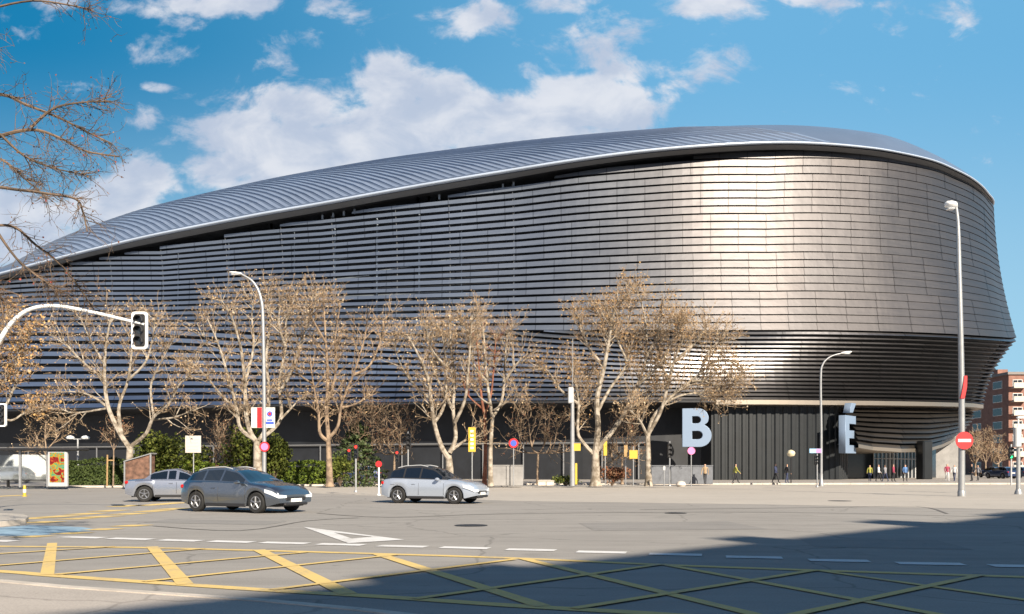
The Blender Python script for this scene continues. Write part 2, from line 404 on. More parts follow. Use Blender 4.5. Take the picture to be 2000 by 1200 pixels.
# bright plaza apron on the right, far side of the junction
ap = GP([(560, 962), (760, 970), (1000, 979), (1500, 986), (2000, 996), (2700, 1010)])
far = GP([(2700, 947), (2000, 947), (1420, 947), (1000, 947.5), (560, 949)])
sheet('plaza', [(p.x, p.y) for p in ap + far], .004, M['plaza'])
# raised far pavement in front of the stadium with kerb
def slab(name, pts, h, m, km):
    mb = MB(); n = len(pts)
    cx = sum(p[0] for p in pts) / n; cy = sum(p[1] for p in pts) / n
    mb.q([(p[0], p[1], h) for p in pts], [tuple(range(n))], 0)
    mb.q([(p[0], p[1], z) for z in (0, h) for p in pts], [(i, (i + 1) % n, n + (i + 1) % n, n + i) for i in range(n)], 1)
    o = mb.build(name, [m, km]); return struct(o)
fp = GP([(-900, 956), (0, 953), (300, 952), (640, 949.5), (1000, 947.5), (1420, 946.8), (2000, 946.5), (2900, 946.5)])
slab('pavement', [(p.x, p.y) for p in fp] + [(260, 110), (260, 330), (-260, 330), (-260, 110)], .13, M['path'], M['kerb'])
k = MB()
for a, b in zip(fp[:-1], fp[1:]):
    d = (b - a); L = d.length; d.normalize(); nrm = Vector((-d.y, d.x, 0)); nseg = max(1, int(L / 1.5))
    for i in range(nseg):
        p = a + d * (L * (i + .5) / nseg) - nrm * .06
        k.box((p.x, p.y, .07), (L / nseg - .02, .16, .145), math.atan2(d.y, d.x))
struct(k.build('kerb', M['kerb']))
# near pavement corner, lower left
nb = [(-700, 1108), (0, 1136), (130, 1148), (350, 1163), (520, 1175), (700, 1192), (900, 1215), (1200, 1260)]
npv = GP(nb)
sheet('near_pavement', [(p.x, p.y) for p in npv] + [(npv[-1].x, 1.0), (-30, 1.0)], .004, M['tanpave'])
k2 = MB()
for a, b in zip(npv[:-1], npv[1:]):
    d = b - a; L = d.length; d.normalize(); ns = max(1, int(L / .8))
    for i in range(ns):
        p = a + d * (L * (i + .5) / ns); k2.box((p.x, p.y, .006), (L / ns - .012, .14, .02), math.atan2(d.y, d.x))
struct(k2.build('flush_kerb', M['kerb']))
# traffic island tip left
isl = GP([(-300, 1010), (0, 1011), (45, 1013), (56, 1018), (50, 1024), (0, 1029), (-300, 1040)])
slab('traffic_island', [(p.x, p.y) for p in reversed(isl)], .13, M['plaza'], M['kerb'])
sheet('blue_surfacing', [(p.x, p.y) for p in GP([(-200, 1052), (0, 1047), (60, 1047), (130, 1042), (190, 1035), (160, 1030), (60, 1026), (0, 1031), (-200, 1040)])], .004, M['blue_floor'])

# markings
def stroke(mb, a, b, wd, z=.008, ext0=0, ext1=0):
    a, b = Vector(a), Vector(b); d = (b - a).normalized(); a = a - d * ext0; b = b + d * ext1
    n = Vector((-d.y, d.x, 0)) * wd / 2
    mb.q([(a - n).to_tuple()[:2] + (z,), (b - n).to_tuple()[:2] + (z,), (b + n).to_tuple()[:2] + (z,), (a + n).to_tuple()[:2] + (z,)], [(0, 1, 2, 3)])
ym = MB()
top = [(-300, 1062), (0, 1068), (250, 1070), (500, 1076), (750, 1083), (1000, 1091), (1290, 1104), (1590, 1115), (1900, 1125), (2250, 1136)]
bot = [(-300, 1102), (0, 1117), (100, 1125), (300, 1139), (525, 1154), (700, 1164), (825, 1172), (1000, 1184), (1260, 1199), (1500, 1215)]
def polyline(mb, lst, wd, z):
    ps = crs([G(a, b) for a, b in lst], 4); n = len(ps); L = []; Rr = []
    for i, p in enumerate(ps):
        d = (ps[min(i + 1, n - 1)] - ps[max(i - 1, 0)]).normalized(); nn_ = Vector((-d.y, d.x, 0)) * wd / 2
        L.append(p + nn_); Rr.append(p - nn_)
    mb.q([(q.x, q.y, z) for q in L + Rr], [(n + i, n + i + 1, i + 1, i) for i in range(n - 1)])
polyline(ym, top, .22, .008); polyline(ym, bot, .22, .008)
ym1 = MB()
thick = [((102, 1062), (92, 1124), .17), ((297, 1069), (362, 1143), .20), ((505, 1075), (680, 1162), .22), ((737, 1083), (1060, 1186), .20), ((1020, 1092), (1465, 1200), .17), ((1292, 1103), (1820, 1200), .15), ((1595, 1115), (2000, 1173), .13)]
for a, b, wd in thick: stroke(ym1, G(*a), G(*b), wd, .012, 0, 1.5 if b[1] >= 1170 and b[0] > 1300 else 0)
thin = [((0, 1083), (225, 1069)), ((0, 1106), (400, 1073)), ((108, 1124), (600, 1080)), ((280, 1138), (775, 1085)), ((530, 1154), (1005, 1094)), ((810, 1172), (1290, 1104)), ((1120, 1191), (1595, 1115)), ((1565, 1200), (1915, 1125))]
ym2 = MB()
for i, (a, b) in enumerate(thin): stroke(ym2, G(*a), G(*b), .13, .016, .8 if a[0] == 0 or a[1] >= 1200 else 0, 0)
box_root = ym.build('box_junction_marking', M['yellow']); struct(box_root)
struct(ym1.build('box_junction_marking', M['yellow'])); struct(ym2.build('box_junction_marking', M['yellow']))
yd = MB()
for cx, cy in [(300,890),(540,873),(400,925),(690,893),(780,850),(930,875),(990,822),(1150,778),(1170,850),(1360,770),(1380,825),(1550,755),(1560,805),(1190,957),(930,990),(650,1025),(300,1055),(70,688)]:
    px, py = cx / 4.614, 820 + cy / 4.614; c = G(px, py); wx = 50 * c.y / F; hy = 4.4 * c.y * c.y / (CH * F)
    wx = min(wx, .8); hy *= .75
    sk = .25
    yd.q([(c.x - wx / 2 - sk * .5, c.y - hy / 2, .008), (c.x + wx / 2 - sk * .5, c.y - hy / 2, .008), (c.x + wx / 2 + sk * .5, c.y + hy / 2, .008), (c.x - wx / 2 + sk * .5, c.y + hy / 2, .008)], [(0, 1, 2, 3)])
struct(yd.build('yellow_dash_marking', M['yellow']))
wd_ = MB()
dash = [(-60,27,1057),(122,200,1050.5),(215,295,1053.5),(315,390,1056.5),(412,492,1059),(512,600,1061.5),(622,710,1064.5),(740,832,1068),(862,955,1071),(990,1085,1075),(1127,1223,1079.5),(1268,1371,1084),(1418,1528,1089.5),(1580,1698,1096),(1752,1882,1102),(1935,2080,1107),(2140,2290,1113)]
for a, b, py in dash:
    sl_ = 2.2; p, q = G(a, py - sl_ / 2), G(b, py + sl_ / 2); stroke(wd_, p, q, .36, .009)
struct(wd_.build('lane_dash_marking', M['white']))
tri = MB()
to = [G(592, 1030), G(790, 1055), G(680, 1062)]; cen = (to[0] + to[1] + to[2]) / 3
ti = [G(652, 1041), G(728, 1049.5), G(687, 1053)]
tri.q([(p.x, p.y, .009) for p in to + ti], [(0, 1, 4, 3), (1, 2, 5, 4), (2, 0, 3, 5)])
struct(tri.build('give_way_marking', M['white']))
for k_, pl_ in enumerate(([(1130, 1022), (1420, 1019), (1500, 1034), (1160, 1037)], [(330, 1014), (560, 1019), (520, 1026), (280, 1021)], [(1560, 1052), (1830, 1056), (1900, 1074), (1590, 1069)])):
    q_ = GP(pl_); sheet('asphalt_patch', [(p.x, p.y) for p in reversed(q_)], .004, M['patch'])
# patches / tar seams / manholes on the roadway
mh = MB()
for px, py, r in [(920, 1027, .42), (1640, 979, .5), (1320, 1003, .35)]:
    c = G(px, py); mh.lathe([(r, .006), (r, .012)], (c.x, c.y, 0), 24)
struct(mh.build('manhole_cover', M['black']))
seam = MB()
for lst in ([(620, 1003), (760, 1011), (1000, 1004), (1500, 1001), (2000, 1012)], [(300, 1028), (470, 1037), (600, 1018), (700, 1012)], [(1250, 996), (1600, 992), (1790, 990), (1850, 1004)]):
    polyline(seam, lst, .10, .007)
struct(seam.build('tar_seam', mat('tar', (.12, .11, .10), .8)))

# ================================================================== STADIUM
UPX = [-420, -150, 0, 100, 212, 312, 500, 625, 750, 875, 1000, 1125, 1250, 1375, 1500, 1600, 1700, 1760, 1820, 1860, 1900, 1928, 1937]
U_ = [642, 582, 545, 521, 500, 482, 447, 425, 403, 382, 360, 337, 319, 303, 295, 293, 298, 305, 318, 333, 353, 379, 410]
L_ = [636, 572, 534, 507, 479, 456, 419, 397, 374, 352, 331.5, 311.5, 295, 284, 278, 280, 289, 299, 313, 329, 350, 376, 404]
R_ = [634, 566, 528, 474, 431, 400, 356, 332, 311, 295, 281, 270, 261, 253, 249.5, 253, 265, 280, 305, 325, 352, 380, 410]
UY = [137, 130, 125.5, 122, 118.8, 116, 110.8, 107.5, 104.5, 101.7, 99.5, 97.4, 96.2, 95.7, 96.6, 98.2, 100.6, 102.8, 105.8, 108.8, 112.4, 117.2, 124]
BPX = [-420, -150, 0, 100, 212, 312, 500, 625, 750, 875, 1000, 1125, 1250, 1375, 1500, 1600, 1710, 1780, 1850, 1900, 1945, 1971, 1981]
B_ = [645] * 16 + [647, 649, 652, 655, 658, 660, 661]
BY = [132, 125, 121, 118, 115, 112.5, 107.5, 104.5, 101.5, 98.8, 96.5, 94.5, 93.2, 93.0, 93.9, 95.4, 97.8, 100, 102.8, 105.8, 110, 115, 122.2]
DPX = [-420, -150, 0, 100, 212, 312, 500, 625, 750, 875, 1000, 1125, 1250, 1375, 1500, 1600, 1700, 1760, 1815, 1850, 1885, 1905, 1912]
D_ = [806, 803, 800, 798, 796, 794, 790, 788, 786, 784, 783, 782, 781, 781, 781, 782, 783, 784, 785, 786, 787, 789, 792]
DY = [131, 124, 120.5, 118, 115.5, 113.5, 109.5, 107, 104.3, 102, 99.8, 98, 97, 96.9, 97.8, 99.4, 102, 104.2, 106.8, 109.6, 113, 117.4, 124]
back = [Vector(v) for v in ((2.0, 12, 0), (-1, 28, 0), (-14, 48, 0), (-40, 64, 0), (-95, 78, 0), (-160, 88, 0))]
SUB = 6
def rail(pxs, pys, ys, dd=None):
    pts = [P(a, b, c + (dd[i] if dd else 0)) for i, (a, b, c) in enumerate(zip(pxs, pys, ys))]
    e = pts[-1]; pts += [e + b for b in back]
    return crs(pts, SUB)
railU = rail(UPX, U_, UY); railL = rail(UPX, L_, [y - 1.6 for y in UY]); railB = rail(BPX, B_, BY); railD = rail(DPX, D_, DY)
RD = [1, 2, 3, 5, 8, 9, 10, 11, 12, 12, 12.5, 13, 13, 13, 14, 13, 11, 9, 6, 4, 3, 3, 3]
railR = rail(UPX, R_, [y - 1.6 for y in UY], RD)
NC = len(railU)
pxc = [v.x for v in crs([Vector((a, 0, 0)) for a in UPX + [1950, 2000, 2080, 2200, 2400, 2700]], SUB)]
plan_n = []
for i in range(NC):
    d = railB[min(i + 1, NC - 1)] - railB[max(i - 1, 0)]; d.z = 0; d.normalize(); plan_n.append(Vector((d.y, -d.x, 0)))
def lerp_tab(x, tab):
    for (x0, y0), (x1, y1) in zip(tab[:-1], tab[1:]):
        if x <= x1: return y0 + (y1 - y0) * max(0, (x - x0)) / (x1 - x0)
    return tab[-1][1]
def surf(i, v, A=railB, Bq=railU, bow=0.55):       # v 0 = A rail, 1 = B rail
    p = A[i].lerp(Bq[i], v); return p - plan_n[i] * (bow * 4 * v * (1 - v))
def shingles(mb, A, Bq, Nf, gapf, outf, vi0=0, bow=.55, kmax=40, i0=0, i1=None, tilt=lambda x: 0.0):
    i1 = NC - 1 if i1 is None else i1
    for kk in range(kmax):
        rows = []
        for i in range(i0, i1 + 1):
            x = pxc[i]; N = Nf(x); v0 = kk / N; v1 = (kk + 1 - gapf(x, kk)) / N
            if v0 >= .985: rows.append(None); continue
            v1 = min(v1, 1.0); o = outf(x)
            n = plan_n[i]
            a = surf(i, v0, A, Bq, bow) + n * o; c = surf(i, v1, A, Bq, bow)
            aa = surf(i, v0, A, Bq, bow) + n * (o - .35) + Vector((0, 0, .05))
            rows.append((aa, a, c, c - n * .25))
        for j in range(len(rows) - 1):
            r0, r1 = rows[j], rows[j + 1]
            if r0 is None or r1 is None: continue
            u0, u1 = pxc[i0 + j] / 55.0, pxc[i0 + j + 1] / 55.0
            vs = list(r0) + list(r1)
            for q in range(3):
                mb.q([vs[q], vs[4 + q], vs[4 + q + 1], vs[q + 1]], [(0, 1, 2, 3)], 0, [[(u0, kk + .2), (u1, kk + .2), (u1, kk + .8), (u0, kk + .8)]])
stad = empty('stadium', (30, 100, 0), 'huge stadium wrapped in curving metal louvres under a sloping silver roof', 'stadium')
def sp_(mb, name, m, smooth=False):
    o = mb.build(name, m, None, smooth); o.parent = stad; o.matrix_parent_inverse = Matrix.Translation(-Vector((30, 100, 0))); return o
Nup = lambda x: lerp_tab(x, [(-420, 2), (-150, 7), (0, 11), (312, 16.5), (625, 19), (1000, 21), (1500, 23), (2700, 23)])
gap_up = lambda x, k: lerp_tab(x, [(-420, .40), (400, .42), (700, .48), (950, .38), (1150, .26), (1300, .17), (1600, .11), (1750, .05), (2700, .05)])
out_up = lambda x: lerp_tab(x, [(0, .04), (900, .07), (1300, .16), (1600, .14), (1750, .07), (1900, .06), (2700, .1)])
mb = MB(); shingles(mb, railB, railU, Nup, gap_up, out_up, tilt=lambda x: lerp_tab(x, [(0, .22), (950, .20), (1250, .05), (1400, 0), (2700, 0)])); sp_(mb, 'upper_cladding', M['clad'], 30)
Nlo = lambda x: lerp_tab(x, [(-420, 10), (300, 10.5), (900, 13), (1400, 17), (2700, 17)])
gap_lo = lambda x, k: lerp_tab(x, [(-420, .42), (900, .42), (1300, .36), (2700, .40)])
out_lo = lambda x: lerp_tab(x, [(-420, .2), (900, .2), (1500, .22), (1800, .45), (2700, .45)])
mb = MB()
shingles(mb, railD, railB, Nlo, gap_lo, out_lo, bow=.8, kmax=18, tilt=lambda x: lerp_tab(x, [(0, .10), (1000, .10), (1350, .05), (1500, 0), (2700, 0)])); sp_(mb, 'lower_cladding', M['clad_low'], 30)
# backing shells
def shell(A, Bq, ins, nv=4, i0=0, i1=None, bow=.55):
    mb = MB(); i1 = NC - 1 if i1 is None else i1; n = i1 - i0 + 1
    vs = [surf(i, v / nv, A, Bq, bow) - plan_n[i] * ins for v in range(nv + 1) for i in range(i0, i1 + 1)]
    mb.q(vs, [(v * n + i, v * n + i + 1, (v + 1) * n + i + 1, (v + 1) * n + i) for v in range(nv) for i in range(n - 1)]); return mb
sp_(shell(railB, railU, 1.7), 'backing_wall', M['dark']); sp_(shell(railD, railB, 1.3, bow=.8), 'backing_wall', M['dark'])
# inner posts and braces seen through the louvres
mb = MB()
def col_at(px): return min(range(NC), key=lambda i: abs(pxc[i] - px))
for j, px in enumerate([350, 455, 575, 640, 722, 812, 900, 1010]):
    i = col_at(px); a = surf(i, .02) - plan_n[i] * .8; b = surf(i, .93) - plan_n[i] * .8
    mb = MB(); mb.tube([a, b], .12 if j in (3, 4, 5) else .07, 6); sp_(mb, 'inner_post', M['steel_in'])
for a_, va, b_, vb in [(722, .5, 900, .55), (640, .3, 900, .3), (590, .62, 735, .66), (575, .45, 700, .47)]:
    i, j = col_at(a_), col_at(b_); mb = MB(); mb.tube([surf(i, va) - plan_n[i] * 1.0, surf(j, vb) - plan_n[j] * 1.0], .10, 5); sp_(mb, 'inner_brace', M['steel_in'])
# fine vertical fixing rods on louvres
mb = MB()
for px in range(90, 1000, 113):
    i = col_at(px)
    mb = MB(); mb.tube([surf(i, v0 / 6) - plan_n[i] * .12 for v0 in range(7)], .035, 4); sp_(mb, 'louvre_rod', M['under'])
# lip: bright edge roll, soffit, dark gap with brackets
mb = MB()
nrg = 9; rings = []
for i in range(NC):
    Lp, Up = railL[i], railU[i]; n = plan_n[i]; thk = lerp_tab(pxc[i], [(0, .40), (500, .45), (1000, .42), (1500, .34), (1750, .22), (2700, .18)])
    ring = []
    for k_ in range(nrg):
        a = PI * (k_ / (nrg - 1)) - PI / 2; ring.append(Lp + n * (.8 * math.cos(a) * thk) + Vector((0, 0, (math.sin(a) - 1) * thk * .5 + .1)))
    rings.append(ring)
vs = [p for r in rings for p in r]
mb.q(vs, [(i * nrg + k_, (i + 1) * nrg + k_, (i + 1) * nrg + k_ + 1, i * nrg + k_ + 1) for i in range(NC - 1) for k_ in range(nrg - 1)])
sp_(mb, 'roof_lip', M['lip'], 60)
mb = MB(); vs = []; vs2 = []
for i in range(NC):
    thk = lerp_tab(pxc[i], [(0, .45), (500, .5), (1000, .5), (1500, .42), (1850, .35), (2700, .35)])
    hgap = (railL[i].z - railU[i].z); n = plan_n[i]
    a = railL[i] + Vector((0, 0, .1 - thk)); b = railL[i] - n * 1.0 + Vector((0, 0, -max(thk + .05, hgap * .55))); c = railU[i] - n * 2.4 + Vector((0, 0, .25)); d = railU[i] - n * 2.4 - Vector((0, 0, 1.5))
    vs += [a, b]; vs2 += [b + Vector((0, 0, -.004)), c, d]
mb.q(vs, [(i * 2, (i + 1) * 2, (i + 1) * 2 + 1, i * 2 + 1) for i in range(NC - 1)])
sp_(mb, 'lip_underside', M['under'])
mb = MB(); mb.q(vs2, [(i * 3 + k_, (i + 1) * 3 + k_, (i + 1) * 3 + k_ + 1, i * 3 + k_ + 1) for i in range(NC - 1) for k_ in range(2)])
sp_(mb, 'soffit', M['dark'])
mb = MB()
for px in (515, 524, 533, 628, 655, 668, 685, 805, 815, 828, 838, 862, 985, 1005, 1634, 1722, 1640, 1728):
    i = col_at(px); mb = MB(); mb.box(tuple(railU[i] - plan_n[i] * .6 + Vector((0, 0, .35))), (.22, .3, .9)); sp_(mb, 'bracket', M['steel_in'])
# roof shell + slats
mb = MB(); nv = 6; vs = []
def roofp(i, v, h=0):
    p = railL[i].lerp(railR[i], v); p = p + Vector((0, 0, .9 * 4 * v * (1 - v) * min(1, (railR[i] - railL[i]).length / 12))); return p + Vector((0, 0, h + .05)) - plan_n[i] * (-h * .5)
for i in range(NC):
    for v in range(nv + 1): vs.append(roofp(i, v / nv))
    e = railR[i]; inn = -plan_n[i]; vs.append(e + inn * 6 - Vector((0, 0, .6))); vs.append(e + inn * 16 - Vector((0, 0, 4.0)))
S_ = nv + 3
mb.q(vs, [(i * S_ + k_, (i + 1) * S_ + k_, (i + 1) * S_ + k_ + 1, i * S_ + k_ + 1) for i in range(NC - 1) for k_ in range(S_ - 1)])
sp_(mb, 'roof', M['roof'], 50)
mb = MB()
def roof_px(x, v, h):
    x = max(pxc[0], min(pxc[-1] - 1, x)); i = 0
    while pxc[i + 1] < x: i += 1
    t = (x - pxc[i]) / (pxc[i + 1] - pxc[i]); return roofp(i, v, h).lerp(roofp(i + 1, v, h), t)
x = 60
while x < 1640:
    lean = lerp_tab(x, [(0, 95), (300, 125), (600, 165), (1000, 270), (1700, 460)]); per = lerp_tab(x, [(0, 14), (1000, 18), (1700, 30)])
    wdt = per * .55; q = 6; vs = []
    for k_ in range(q + 1):
        v = .02 + .96 * k_ / q; xo = x - lean * v
        e_ = min(1, 5 * min(v, 1 - v) + .08); vs += [roof_px(xo, v, -.04), roof_px(xo, v, .17 * e_), roof_px(xo + wdt, v, .09 * e_), roof_px(xo + wdt, v, -.04)]
    mb.q(vs, [(k_ * 4 + j, (k_ + 1) * 4 + j, (k_ + 1) * 4 + j + 1, k_ * 4 + j + 1) for k_ in range(q) for j in range(3)])
    x += per
sp_(mb, 'roof_slats', M['slat'])
# ledge at the foot of the lower cladding
for nm_, mm_, a0, a1 in (('soffit', M['dark'], 0, col_at(1405)), ('ledge', M['ledge'], col_at(1405), NC - 1)):
    mb = MB(); vs = []
    for i in range(a0, a1 + 1):
        d = railD[i]; n = plan_n[i]; h_ = .5 if nm_ == 'ledge' else .25; o_ = .35 if nm_ == 'ledge' else .1
        vs += [d + n * o_ + Vector((0, 0, -.05)), d + n * o_ + Vector((0, 0, -.05 - h_)), d - n * .2 - Vector((0, 0, .1 + h_)), d - n * 4.5 - Vector((0, 0, .7))]
    mb.q(vs, [(i * 4 + k_, i * 4 + k_ + 1, (i + 1) * 4 + k_ + 1, (i + 1) * 4 + k_) for i in range(a1 - a0) for k_ in range(3)])
    sp_(mb, nm_, mm_)
# second tier at the corner: the curved soffit above the entrance
EPX = {1660: (1672, 868, 99), 1700: (1700, 873, 101), 1760: (1755, 877, 103), 1820: (1808, 876, 107), 1860: (1835, 868, 111), 1900: (1856, 858, 117), 1928: (1866, 850, 124), 1937: (1868, 848, 132)}
ii0 = col_at(1660)
kx = sorted(EPX)
def erail(i):
    x = min(pxc[i], 1937)
    if x <= kx[0]: a = EPX[kx[0]]; return P(*a)
    for a, b in zip(kx[:-1], kx[1:]):
        if x <= b:
            t = (x - a) / (b - a); return P(*EPX[a]).lerp(P(*EPX[b]), t)
railD2 = [railD[i] - plan_n[i] * 1.2 - Vector((0, 0, .7)) for i in range(NC)]
railE = [railD[i].copy() for i in range(NC)]
i1937 = col_at(1937)
for i in range(ii0, i1937 + 1): railE[i] = erail(i)
e = railE[i1937]
for i in range(i1937 + 1, NC): railE[i] = e + (railD[i] - railD[i1937])
mb = MB(); shingles(mb, railE, railD2, lambda x: 8.0, lambda x, k: .34, lambda x: .35, bow=-.8, kmax=8, i0=ii0); sp_(mb, 'entrance_soffit', M['clad_under'], 30)
sp_(shell(railE, railD2, .9, i0=ii0, bow=-.8), 'backing_wall', M['dark'])
mb = MB(); vs = []
for i in range(ii0, NC):
    d = railE[i]; n = plan_n[i]; vs += [d + n * .4, d + n * .4 - Vector((0, 0, .4)), d - n * .3 - Vector((0, 0, .45)), d - n * 9 - Vector((0, 0, .5))]
nn_ = NC - ii0
mb.q(vs, [(i * 4 + k_, i * 4 + k_ + 1, (i + 1) * 4 + k_ + 1, (i + 1) * 4 + k_) for i in range(nn_ - 1) for k_ in range(3)])
sp_(mb, 'ledge', M['ledge'])
# base walls
def wall_ribs(name, pts, ztop, m, rib=.0, pitch=1.0, zb=.12):
    mb = MB()
    for a, b in zip(pts[:-1], pts[1:]):
        a, b = Vector((a[0], a[1], 0)), Vector((b[0], b[1], 0)); d = b - a; L = d.length; d.normalize(); n = Vector((d.y, -d.x, 0))
        if rib <= 0: mb.q([a + Vector((0, 0, zb)), b + Vector((0, 0, zb)), b + Vector((0, 0, ztop)), a + Vector((0, 0, ztop))], [(0, 1, 2, 3)]); continue
        k_ = max(1, int(L / pitch)); prof = []
        for j in range(k_):
            for f, o in ((0, 0), (.3, 0), (.42, rib), (.88, rib), (1.0, 0)): prof.append(a + d * (L * (j + f) / k_) + n * o)
        vs = [p + Vector((0, 0, zb)) for p in prof] + [p + Vector((0, 0, ztop)) for p in prof]; q = len(prof)
        mb.q(vs, [(j, j + 1, q + j + 1, q + j) for j in range(q - 1)])
    return sp_(mb, name, m)
i_l, i_r = col_at(1395), col_at(1672)
basep = [(railD[i].x - plan_n[i].x * 1.3, railD[i].y - plan_n[i].y * 1.3) for i in range(i_l, i_r + 1, 2)]
c0 = basep[-1]
wall_ribs('base_wall', basep + [(c0[0] + 2.5, c0[1] + 4.0), (c0[0] + 3.0, c0[1] + 12.0)], P(1500, 781, 94).z, M['ribbed'], .14, .8)
lp = [(railD[i].x - plan_n[i].x * 5.0, railD[i].y - plan_n[i].y * 5.0) for i in range(0, i_l + 1, 3)]
lp.append((basep[0][0] - .5, basep[0][1] + 3)); lp.append(basep[0])
wall_ribs('base_wall', lp, 9.3, M['dark'])
mb = MB()                                    # glazing strip with mullions, left part
for i in range(0, i_l - 6, 4):
    p = Vector((railD[i].x, railD[i].y, 0)) - plan_n[i] * 4.7; mb.box((p.x, p.y, 2.3), (.14, .14, 4.2))
for i in range(0, i_l - 6, 1):
    a = Vector((railD[i].x, railD[i].y, 4.4)) - plan_n[i] * 4.7; b = Vector((railD[i + 1].x, railD[i + 1].y, 4.4)) - plan_n[i + 1] * 4.7
    mb.tube([a, b], .12, 4)
sp_(mb, 'glazing_frame', M['under'])
# entrance back wall (glass) + pillars + doors glow
ex0, ex1 = P(1660, 900, 112), P(1850, 900, 124)
eb = [(c0[0] + 2.6, c0[1] + 10), (ex0.x + 3, 112), (ex1.x - 6, 121), (ex1.x, 127), (ex1.x + 4, 150)]
wall_ribs('entrance_glazing', eb, 6.0, M['glass_dark'])
mb = MB()
for px, Y, wd in [(1805, 104.5, 1.4)]:
    p = P(px, 900, Y); mb.box((p.x, p.y, 2.4), (wd, wd, 4.7), .3, bev=.15)
sp_(mb, 'pillar', M['ribbed'])
mb = MB()
for t in range(12):
    a = Vector((eb[1][0], eb[1][1], 0)).lerp(Vector((eb[2][0], eb[2][1], 0)), t / 11); mb.box((a.x, a.y - .15, 2.1), (.12, .12, 4.0))
    if t < 11 : mb.box((a.x + .8, a.y + .3, 2.7), (1.6, .1, .1))
sp_(mb, 'door_frame', M['grey_paint'])
mb = MB()                                    # grey sloping strut wall at the corner exit
a = P(1828, 866, 118); b = P(1874, 812, 118)
mb.q([a, b, b + Vector((.5, 1.2, 0)), a + Vector((.5, 1.2, 0)), a - Vector((0, 0, .5)), b - Vector((0, 0, .5)), b + Vector((.5, 1.2, -.5)), a + Vector((.5, 1.2, -.5))], [(0, 1, 2, 3), (4, 7, 6, 5), (0, 4, 5, 1), (3, 2, 6, 7), (0, 3, 7, 4), (1, 5, 6, 2)])
a = P(1828, 872, 119); b = P(1876, 822, 119); mb.q([a, b, Vector((b.x, b.y, .13)), Vector((a.x, a.y, .13))], [(0, 3, 2, 1)])
sp_(mb, 'side_wall', M['concrete'])

# letters (B and E with accent)
def curve_mesh(splines, ext):
    cu = bpy.data.curves.new('c', 'CURVE'); cu.dimensions = '2D'; cu.fill_mode = 'BOTH'; cu.extrude = ext; cu.bevel_depth = .03
    for pts in splines:
        s = cu.splines.new('POLY'); s.points.add(len(pts) - 1)
        for i, (x, y) in enumerate(pts): s.points[i].co = (x, y, 0, 1)
        s.use_cyclic_u = True
    o = bpy.data.objects.new('tmp', cu); COL.objects.link(o)
    dg = bpy.context.evaluated_depsgraph_get(); me = bpy.data.meshes.new_from_object(o.evaluated_get(dg))
    bpy.data.objects.remove(o); bpy.data.curves.remove(cu); return me
def arc(cx, cy, rx, ry, a0, a1, n=10): return [(cx + rx * math.cos(R(a0 + (a1 - a0) * i / n)), cy + ry * math.sin(R(a0 + (a1 - a0) * i / n))) for i in range(n + 1)]
Bout = [(0, 0)] + arc(1.75, 1.17, 1.2, 1.17, -90, 70, 14) + arc(1.55, 3.0, 1.1, 1.0, -25, 90, 10) + [(0, 4.0)]
Bh1 = [(.95, .75)] + arc(1.6, 1.22, .5, .47, -90, 90, 8) + [(.95, 1.69)]
Bh2 = [(.95, 2.42)] + arc(1.5, 2.83, .42, .41, -90, 90, 8) + [(.95, 3.24)]
Eo = [(0, 0), (2.9, 0), (2.9, .82), (1.0, .82), (1.0, 1.62), (2.6, 1.62), (2.6, 2.42), (1.0, 2.42), (1.0, 3.18), (2.85, 3.18), (2.85, 4.0), (0, 4.0)]
Acc = [(1.2, 4.4), (2.0, 4.4), (2.9, 5.4), (1.7, 5.4)]
def letter(spl, loc, rz, label):
    me = curve_mesh(spl, .35); me.materials.append(M['letter']); o = bpy.data.objects.new('letter', me); COL.objects.link(o)
    o.parent = stad; o.matrix_parent_inverse = Matrix.Translation(-Vector((30, 100, 0)))
    o.location = loc; o.rotation_euler = (R(90), 0, rz); o.scale = (1.05, 1.05, 1.05); o['label'] = label; return o
pb = P(1333, 873, 96.6); letter([Bout, Bh1, Bh2], pb, R(-8), 'large silver letter B on dark base wall')
pe = P(1645, 885, 97.7); letter([Eo, Acc], pe, R(48), 'large silver letter E with acute accent turned to the side')
mb = MB()
for z_ in (1, 3):
    mb = MB(); mb.tube([(pb.x + .5, pb.y + .2, pb.z + z_), (pb.x + .6, pb.y + 1.6, pb.z + z_)], .06, 6); sp_(mb, 'letter_support', M['galv'])
    mb = MB(); mb.tube([(pe.x + .3, pe.y + .4, pe.z + z_), (pe.x + .2, pe.y + 1.8, pe.z + z_)], .06, 6); sp_(mb, 'letter_support', M['galv'])

# ================================================================== TREES
def rnd(a, b): return random.uniform(a, b)
def rdir():
    while True:
        v = Vector((rnd(-1, 1), rnd(-1, 1), rnd(-1, 1)))
        if .05 < v.length < 1: return v.normalized()
def grow_twig(mb, p, d, L, r, n=3, segs=3, wob=.35, up=.12, mi=0):
    pts = [p]; rs = [r]
    for i in range(segs):
        d = (d + rdir() * wob + Vector((0, 0, up))).normalized(); p = p + d * (L / segs); pts.append(p); rs.append(r * (1 - .75 * (i + 1) / segs))
    mb.tube(pts, rs, n, mi, False); return pts, d
def leafq(mb, p, s, mi=1, n=1):
    for _ in range(n):
        a = rdir() * s; b = a.cross(rdir()); 
        if b.length < 1e-6: continue
        b = b.normalized() * s * rnd(.5, .9); q = p + rdir() * s * (1.2 if n > 1 else .4)
        mb.q([q - a, q - b, q + a, q + b], [(0, 1, 2, 3)], mi)
